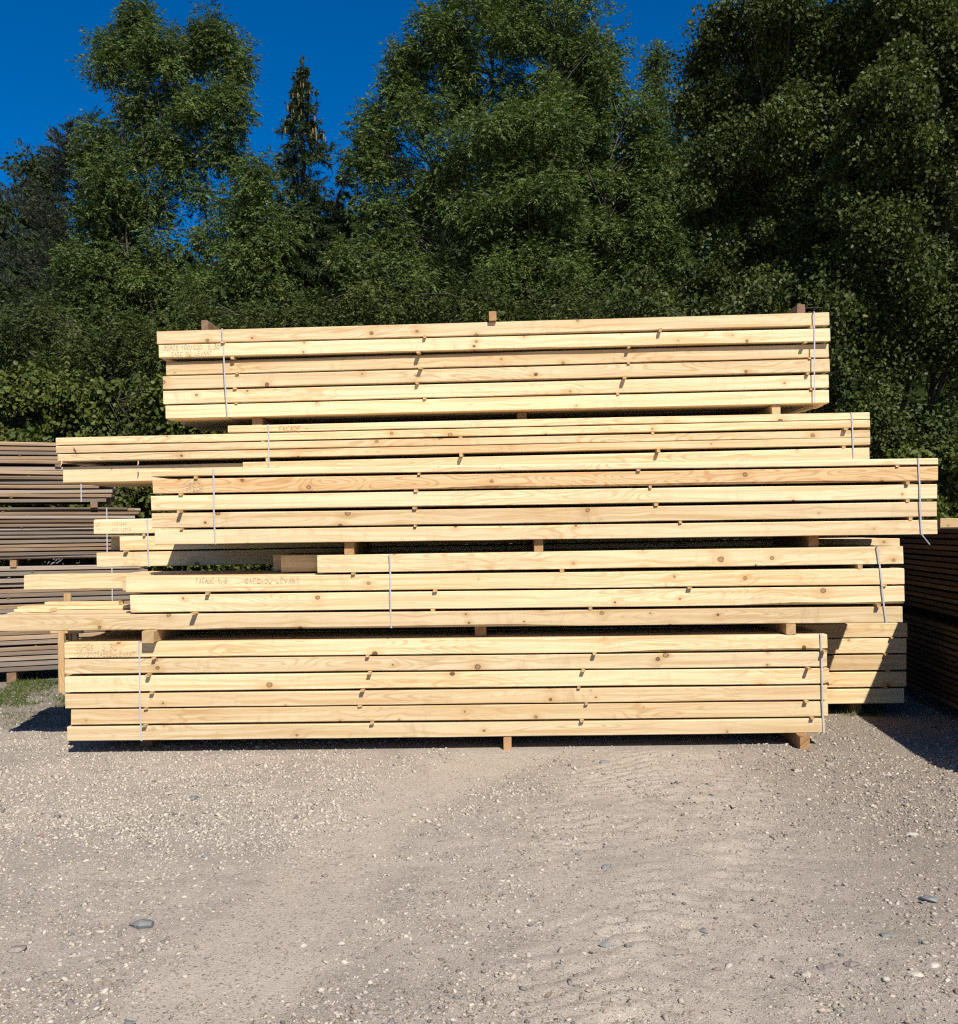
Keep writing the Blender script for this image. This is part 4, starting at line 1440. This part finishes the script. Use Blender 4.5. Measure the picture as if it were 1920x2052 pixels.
def make_spruce(label, Y, px, prof, mat, stiff, droop, spacing, per, hang, group='conifers behind the yard', side=None, cones=False, top_px=None, twig=(0.10, 0.26), nt=7):
    """prof: list of (photo row, half width in photo pixels) from the tip down"""
    k = Y / F
    tip = W(top_px or px, prof[0][0], Y)
    base_x = W(px, PY, Y)[0]
    root = tag(empty('spruce_tree', (base_x, Y, 0)), label, 'spruce', group)
    H = tip[2]
    lean = tip[0] - base_x
    zs = [W(px, a, Y)[2] for a, b in prof][::-1]
    hw = [b * k for a, b in prof][::-1]
    g, br = Geo(), Geo()
    g.tube([np.array(q) for q in ((0, 0, -0.05), (lean * 0.4, 0, H * 0.5), (lean, 0, H))], [0.14, 0.09, 0.008], 7)
    P, D, S = [], [], []

    def twigs(p, d, n, sc, hg):
        for _ in range(n):
            sdv = np.array([-d[1], d[0], 0]) * rng.choice([-1, 1])
            dd = d * rng.uniform(0.2, 0.9) + sdv * rng.uniform(0.1, 0.8) + np.array([0, 0, rng.uniform(-1.0, 0.15) * hg + stiff * 0.9])
            P.append(p)
            D.append(dd)
            S.append(rng.uniform(*twig) * sc)

    def limb(p0, a, L, sc):
        d = np.array([math.cos(a), math.sin(a), 0])
        steps = max(2, int(L / 0.11))
        pts = [p0 + d * L * w + np.array([0, 0, L * ((0.12 + stiff) * w - droop * w * w + 0.55 * droop * w ** 3)]) for w in np.linspace(0, 1, steps + 1)]
        br.tube([pts[0], pts[len(pts) // 2], pts[-1]], [0.011, 0.007, 0.003], 3)
        for q in range(steps + 1):
            w = q / steps
            if w < 0.15: continue
            twigs(pts[q] + rng.normal(0, 0.02, 3), d, nt, sc * (1.1 - 0.5 * w), hang)

    z = H - 0.30
    twigs(np.array([lean, 0, H - 0.08]), np.array([0.3, 0, 0.9]), 3, 0.3, 0.1)
    twigs(np.array([lean, 0, H - 0.2]), np.array([-0.3, 0, 0.9]), 5, 0.4, 0.1)
    while z > zs[0]:
        half = float(np.interp(z, zs, hw))
        sc = min(1.0, 0.45 + half / 1.0)
        for _ in range(rng.integers(*per)):
            L = max(0.04, half * rng.choice([rng.uniform(0.45, 0.8), rng.uniform(0.8, 1.12)]) - 0.06)
            limb(np.array([lean * z / H, 0, z + rng.uniform(-0.08, 0.08)]), rng.uniform(0, 2 * math.pi), L, sc)
        z -= spacing * rng.uniform(0.7, 1.3)
    for (sx, sy, n_l) in (side or []):
        a = W(sx, sy, Y)
        p1 = np.array([a[0] - base_x, 0.15, a[2]])
        p0 = np.array([0, 0, a[2] - 1.7])
        mid = p0 + (p1 - p0) * 0.55 + np.array([0, 0, -0.45])
        g.tube([p0, mid, p1], [0.05, 0.035, 0.008], 5)
        for q in range(n_l):
            w = (q + 0.5) / n_l
            c = (p0 * (1 - w) ** 2 + 2 * mid * w * (1 - w) + p1 * w * w)
            limb(c, rng.uniform(0, 2 * math.pi), rng.uniform(0.2, 0.5) * (1.15 - 0.8 * w), 0.9)
            limb(c, rng.uniform(0, 2 * math.pi), rng.uniform(0.2, 0.5) * (1.15 - 0.8 * w), 0.9)
            limb(c, rng.uniform(0, 2 * math.pi), rng.uniform(0.2, 0.5) * (1.15 - 0.8 * w), 0.9)
    P, D, S = np.array(P), unit(np.array(D)), np.array(S)
    n = len(P)
    reps = 6
    Pi, Di, Si = np.repeat(P, reps, 0), np.repeat(D, reps, 0), np.repeat(S, reps)
    uu = np.tile(np.linspace(0.02, 0.9, reps), n)
    Pn_ = Pi + Di * (Si * uu)[:, None]
    Dn = unit(Di * 0.9 + rng.normal(0, 0.42, (n * reps, 3)))
    V, Fc, kk = leaves_simple(Pn_, Dn, rng.uniform(0.055, 0.095, n * reps), 0.26)
    ti = np.repeat(np.clip(rng.normal(0.45, 0.2, n), 0, 0.9), reps)
    link('trunk', g.mesh('trunk', M['bark_dark'], True), root)
    b_ = link('branches', br.mesh('branches', M['bark_dark']), root)
    b_['kind'] = 'stuff'
    link('crown', mesh_np('crown', V, Fc, M[mat], np.repeat(ti, kk)), root)
    if cones:
        cg = Geo()
        for _ in range(34):
            z = H - rng.uniform(0.35, 1.6)
            a = rng.uniform(math.pi, 2 * math.pi)
            r_ = float(np.interp(z, zs, hw)) * rng.uniform(0.5, 0.95)
            p = np.array([math.cos(a) * r_ + lean * z / H, math.sin(a) * r_ - 0.03, z - 0.05])
            cg.tube([p, p + (0, 0, -0.03), p + (0, 0, -0.08), p + (0, 0, -0.12)], [0.006, 0.016, 0.015, 0.005], 5)
        c = link('cones', cg.mesh('cones', M['cone'], True), root)
        c['kind'] = 'stuff'
    return root


# ---- far trees first
make_tree('far rounded tree rising over the grey conifer at far left', 30, [(65, 365, 42, 40), (100, 350, 26, 28), (60, 440, 60, 60), (95, 420, 45, 60), (60, 540, 80, 70)],
          [(70, 72, 370)], 'simple', 'backleaf', 110, 0.55, 0.16, 7.0, bark='bark_dark')
make_tree('far dark tree cut by the left picture edge', 28, [(-5, 430, 32, 55), (-30, 500, 60, 70), (10, 560, 60, 70), (-60, 620, 90, 90)], [(-10, -8, 420)], 'simple', 'backleaf', 110, 0.5, 0.15, 7.0, bark='bark_dark')
make_tree('slender far tree tip between the big ash and the alder', 23, [(1318, 125, 14, 34), (1316, 185, 22, 45), (1322, 250, 40, 60), (1325, 330, 60, 70), (1340, 420, 80, 80), (1380, 370, 50, 70), (1350, 520, 80, 80)],
          [(1322, 1319, 110)], 'pinnate', 'ash', 50, 0.32, 0.24, 12.0, thick=0.05, pairs=4)
make_spruce('grey-green conifer with stiff upswept branches at far left', 20.5, 158, [(236, 3), (270, 26), (320, 62), (400, 118), (480, 160), (580, 190), (740, 215)], 'needle_grey', 0.42, 0.10, 0.22, (8, 12), 0.25, twig=(0.14, 0.34), nt=6)
make_spruce('slim dark spruce hung with cones between the two ash trees', 18.5, 612, [(112, 2), (140, 8), (165, 18), (200, 34), (250, 46), (300, 58), (350, 66), (420, 84), (520, 105), (640, 118)], 'needle', 0.0, 0.55, 0.17, (9, 13), 1.0, nt=8, cones=True, top_px=606,
            side=[(706, 305, 14), (516, 322, 14)])
# dark mixed wood behind everything, as single trees
for i, (lab, lobs, stx, Y) in enumerate((
    ('shadowed tree filling in behind the left ash, low', [(110, 560, 90, 80), (300, 580, 90, 60), (200, 540, 90, 60), (120, 640, 120, 90), (260, 640, 130, 90), (200, 740, 150, 100), (60, 760, 120, 100)], [(180, 190, 600)], 24),
    ('shadowed tree filling in behind the spruce, low', [(430, 560, 80, 60), (540, 520, 70, 60), (660, 500, 80, 70), (720, 480, 60, 50), (440, 640, 110, 80), (560, 610, 110, 90), (680, 590, 110, 90), (500, 720, 140, 90), (640, 720, 140, 90)], [(560, 570, 560)], 24),
    ('shadowed tree behind the left half of the big ash', [(820, 560, 110, 100), (900, 430, 90, 110), (960, 560, 120, 120), (880, 690, 150, 110)], [(890, 900, 360)], 24),
    ('shadowed tree behind the right half of the big ash', [(1080, 330, 110, 130), (1200, 420, 120, 130), (1100, 520, 130, 130), (1250, 580, 130, 130), (1150, 700, 160, 110), (1160, 200, 80, 100)], [(1150, 1150, 250)], 25),
    ('shadowed tree behind the alders at right', [(1420, 420, 110, 130), (1500, 250, 110, 140), (1640, 200, 120, 150), (1620, 420, 140, 150), (1480, 620, 140, 140), (1700, 640, 140, 150), (1560, 90, 90, 110), (1780, 160, 120, 160), (1840, 400, 130, 170)], [(1580, 1580, 200)], 22),
    ('shadowed tree at the right picture edge behind the alders', [(1860, 620, 120, 150), (1900, 820, 110, 130), (1760, 830, 130, 120), (1960, 500, 110, 180), (1960, 250, 110, 180), (1900, 80, 110, 120), (2060, 300, 110, 200), (2080, 600, 120, 180), (2060, 850, 120, 150), (2170, 750, 110, 220), (2150, 420, 90, 160)], [(1900, 1900, 200)], 20))):
    make_tree(lab, Y, lobs, stx, 'simple', 'backleaf', 80, 0.72, 0.25, 8.5, bark='bark_dark', group='shadowed trees at the back')

# ---- left ash
make_tree('tall airy ash tree at left with sky showing through its lower crown', 19.0, [
    (276, 45, 20, 40), (265, 95, 42, 50), (222, 120, 34, 56), (320, 120, 60, 62), (385, 120, 52, 60), (425, 80, 24, 40), (462, 125, 36, 56), (300, 195, 75, 58), (400, 205, 65, 60),
    (462, 215, 28, 50), (440, 290, 38, 42), (275, 280, 82, 48), (350, 300, 75, 55), (200, 290, 40, 52), (225, 350, 58, 60), (320, 385, 60, 50, 0.0, 0.6), (395, 370, 45, 42, 0.0, 0.7),
    (250, 430, 72, 52), (200, 420, 46, 56), (300, 490, 60, 50, 0.0, 0.5), (200, 540, 85, 75), (400, 470, 45, 40, 0.0, 0.45), (290, 590, 90, 60), (410, 600, 70, 55), (150, 640, 80, 60), (330, 680, 90, 60)],
    [(330, 280, 40), (352, 330, 110), (362, 430, 120), (320, 225, 130)], 'pinnate', 'ash', 84, 0.29, 0.23, 14.0, thick=0.05, bark='bark_dark', pairs=4)
make_tree('small ash beside the spruce, leaning into the gap', 17.5, [(505, 345, 30, 40), (500, 400, 50, 45), (540, 450, 60, 50), (480, 470, 60, 50), (520, 530, 80, 60), (450, 560, 70, 60), (560, 600, 80, 55), (430, 640, 80, 50)],
          [(500, 506, 340)], 'pinnate', 'ash', 60, 0.34, 0.23, 13.0, thick=0.06, pairs=4)
# ---- big ash
make_tree('big ash tree in the middle, its top cut by the picture edge', 17.5, [
    (820, 105, 26, 40), (805, 165, 44, 46), (765, 235, 42, 46), (742, 300, 26, 42), (775, 330, 50, 45), (850, 240, 52, 62), (880, 40, 34, 60), (930, 70, 70, 80), (1030, 50, 90, 90), (1130, 50, 85, 90), (1190, 110, 60, 80),
    (1010, -60, 110, 80), (1120, -80, 90, 80), (940, -40, 70, 70), (960, 180, 85, 75), (1080, 190, 95, 85), (1190, 220, 85, 80), (1265, 250, 50, 60), (1310, 300, 46, 60), (900, 340, 75, 70), (1020, 330, 95, 75), (1140, 340, 95, 80), (1260, 370, 80, 80),
    (1330, 410, 60, 70), (760, 420, 60, 46, 0.0, 0.8), (830, 460, 80, 60), (950, 470, 100, 70), (1080, 480, 100, 80), (1210, 500, 100, 80), (1320, 530, 80, 70), (740, 520, 70, 55), (860, 570, 100, 60), (1000, 590, 110, 65), (1150, 610, 110, 70), (1290, 630, 100, 70), (990, 420, 80, 70, -1.3), (1100, 400, 80, 70, -1.3), (1010, 530, 90, 60, -1.3), (1110, 540, 90, 60, -1.3), (1000, 260, 70, 70, -1.2), (1110, 270, 70, 70, -1.2)],
    [(1010, 990, -60), (1040, 1120, -80), (985, 830, 110), (1060, 1250, 230)], 'pinnate', 'ash', 80, 0.31, 0.23, 12.5, thick=0.075, bark='bark', pairs=4)
# ---- alders at right
make_tree('dense round-leaved alder at right, left one of the pair', 13.8, [
    (1435, 45, 44, 60), (1412, 140, 30, 46, 0.0, 0.7), (1400, 230, 28, 40, 0.0, 0.5), (1460, 170, 60, 80), (1420, 320, 46, 70), (1530, 80, 80, 100), (1620, 50, 80, 100), (1560, -40, 110, 70), (1560, 230, 90, 95), (1480, 320, 80, 90), (1620, 330, 90, 95),
    (1420, 450, 70, 80), (1520, 470, 90, 85), (1640, 500, 90, 90), (1430, 570, 80, 70), (1550, 610, 90, 70), (1660, 650, 80, 90), (1330, 600, 70, 60), (1700, 790, 60, 80, 0.0, 0.6), (1690, 150, 60, 70), (1700, 420, 60, 70), (1580, 390, 60, 60), (1470, 400, 60, 60)],
    [(1690, 1560, -30), (1700, 1640, 60)], 'simple', 'alder', 430, 0.35, 0.060, 12.5, bark='bark_pale', thick=0.06, six=False, ratio=0.8, tint_mu=0.4, stem_back=1.0, name='alder_tree')
make_tree('dense round-leaved alder at the right edge, with dark slender trunk', 12.8, [
    (1730, 60, 80, 100), (1840, 50, 90, 110), (1930, 80, 70, 120), (1780, -60, 120, 80), (1740, 210, 80, 95), (1860, 230, 90, 105), (1740, 370, 80, 90), (1870, 400, 90, 100), (1950, 320, 70, 120), (1770, 530, 90, 90), (1890, 560, 80, 100),
    (1800, 690, 90, 80), (1900, 720, 70, 90), (1750, 800, 60, 70, 0.0, 0.6), (1840, 850, 80, 70), (1920, 900, 60, 90), (1790, 890, 60, 50), (1890, 990, 50, 50, 0.0, 0.7), (1960, 620, 60, 130), (1710, 290, 50, 70), (1720, 460, 50, 70), (1800, 310, 60, 60), (1820, 600, 60, 70), (1700, 600, 50, 60), (1800, 140, 60, 60)],
    [(1893, 1850, -20), (1918, 1935, 60)], 'simple', 'alder', 430, 0.35, 0.060, 12.5, bark='bark_dark', thick=0.06, six=False, ratio=0.8, tint_mu=0.45, stem_back=0.8, name='alder_tree')

# ---- undergrowth
bush_list = (
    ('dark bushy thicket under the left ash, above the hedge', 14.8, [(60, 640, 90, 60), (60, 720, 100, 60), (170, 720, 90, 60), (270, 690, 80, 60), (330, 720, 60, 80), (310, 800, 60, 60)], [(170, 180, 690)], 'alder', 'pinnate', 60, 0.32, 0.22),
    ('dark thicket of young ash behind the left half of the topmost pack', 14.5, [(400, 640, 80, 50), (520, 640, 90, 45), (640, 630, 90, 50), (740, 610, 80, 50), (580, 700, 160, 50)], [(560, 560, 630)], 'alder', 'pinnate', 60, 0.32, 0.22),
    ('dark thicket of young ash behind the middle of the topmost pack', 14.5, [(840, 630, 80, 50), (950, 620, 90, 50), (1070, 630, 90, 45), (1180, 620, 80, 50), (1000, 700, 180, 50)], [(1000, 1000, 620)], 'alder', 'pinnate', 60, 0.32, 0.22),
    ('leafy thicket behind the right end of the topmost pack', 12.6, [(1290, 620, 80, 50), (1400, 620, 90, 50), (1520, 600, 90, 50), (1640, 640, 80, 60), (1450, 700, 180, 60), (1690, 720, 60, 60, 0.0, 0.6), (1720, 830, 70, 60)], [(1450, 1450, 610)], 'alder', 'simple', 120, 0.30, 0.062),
)
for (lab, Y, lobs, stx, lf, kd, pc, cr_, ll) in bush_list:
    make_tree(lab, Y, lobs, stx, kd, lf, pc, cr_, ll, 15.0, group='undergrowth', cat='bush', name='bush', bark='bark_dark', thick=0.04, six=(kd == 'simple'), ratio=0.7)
hedges = (
    ('sunlit bramble hedge behind the far left plank packs', 13.2, [(-40, 830, 80, 80), (40, 840, 80, 70), (120, 830, 80, 75), (60, 780, 60, 50), (-20, 920, 90, 90), (90, 920, 110, 80), (40, 1040, 120, 90), (-30, 1150, 110, 110)], [(50, 55, 800)]),
    ('sunlit bramble hedge left of the topmost pack, above the long beams', 12.8, [(190, 810, 70, 60), (260, 830, 70, 60), (320, 850, 50, 55), (215, 880, 80, 70), (300, 900, 90, 60), (380, 860, 60, 50), (450, 850, 60, 45), (330, 800, 40, 50)], [(250, 255, 800)]),
    ('bramble bush seen through the gap left of the figured beam pack', 12.4, [(190, 980, 70, 70), (270, 990, 60, 70), (340, 1000, 60, 80), (260, 1090, 100, 80), (360, 1120, 90, 70), (460, 1130, 100, 60), (560, 1140, 80, 60)], [(270, 275, 960)]),
    ('low bramble bush beyond the right end of the packs', 12.0, [(1800, 930, 60, 50), (1880, 990, 60, 60), (1930, 930, 50, 70), (1830, 1010, 60, 50), (1900, 1080, 70, 60)], [(1850, 1850, 920)]),
)
for lab, lobs, stx in (('shaded undergrowth glimpsed behind the far left plank packs', [(-40, 930, 120, 90), (80, 940, 120, 90), (210, 940, 120, 90), (340, 960, 120, 90), (-20, 1060, 130, 80), (120, 1060, 130, 80), (260, 1070, 130, 80), (400, 1080, 130, 80)], [(100, 110, 880)]),
                       ('shaded undergrowth glimpsed through the slots between the middle packs', [(540, 1070, 130, 70), (700, 1070, 130, 70), (860, 1065, 130, 70), (1020, 1060, 130, 70), (1180, 1060, 130, 70), (600, 970, 150, 80), (900, 960, 170, 80)], [(800, 800, 1000)]),
                       ('shaded undergrowth glimpsed behind the right ends of the packs', [(1340, 1060, 130, 70), (1500, 1055, 130, 70), (1660, 1050, 130, 80), (1820, 1050, 130, 80), (1700, 940, 120, 80), (1840, 930, 120, 90), (1950, 1000, 100, 120)], [(1650, 1650, 950)])):
    make_tree(lab, 15.0, lobs, stx, 'simple', 'backleaf', 90, 0.5, 0.17, 11.0, group='undergrowth', cat='bush', name='bush', bark='bark_dark', thick=0.03, ratio=0.75)
for (lab, Y, lobs, stx) in hedges:
    make_tree(lab, Y, lobs, stx, 'simple', 'hedge', 130, 0.26, 0.070, 22.0, group='bramble hedge', cat='bush', name='bramble_bush', bark='bark_dark', thick=0.02, six=True, ratio=0.85, tint_mu=0.5)

# ---- grass and weeds
def blades(n, xr, yr_, hlo, hhi, thr, seed):
    X = rng.uniform(*xr, n * 4)
    Y = rng.uniform(*yr_, n * 4)
    keep = fbm(X * 1.9 + seed, Y * 1.9, 3) + rng.normal(0, 0.05, n * 4) > thr
    X, Y = X[keep][:n], Y[keep][:n]
    n = len(X)
    P = np.stack([X, Y, gz(X, Y) - 0.005], -1)
    D = unit(np.stack([rng.normal(0, 0.9, n), rng.normal(0, 0.9, n), np.ones(n)], -1))
    V, Fc, k = leaves_simple(P, D, rng.uniform(hlo, hhi, n), 0.12)
    return V, Fc, np.repeat(np.clip(rng.normal(0.5, 0.25, n), 0, 1), k)


for lab, args in (('patchy short grass in front of the far left plank packs', (11000, (-6.2, -3.5), (8.4, 10.1), 0.015, 0.06, 0.46, 3.0)),
                  ('strip of short grass and weeds left of the lowest front pack', (3000, (-5.2, -3.25), (7.6, 8.3), 0.012, 0.04, 0.51, 11.0)),
                  ('tuft of weeds below the right end of the back row pack', (300, (2.45, 3.1), (7.6, 7.95), 0.02, 0.07, 0.45, 21.0))):
    V, Fc, tt = blades(*args)
    tag(link('grass', mesh_np('grass', V, Fc, M['grass'], tt)), lab, 'grass', kind='stuff')
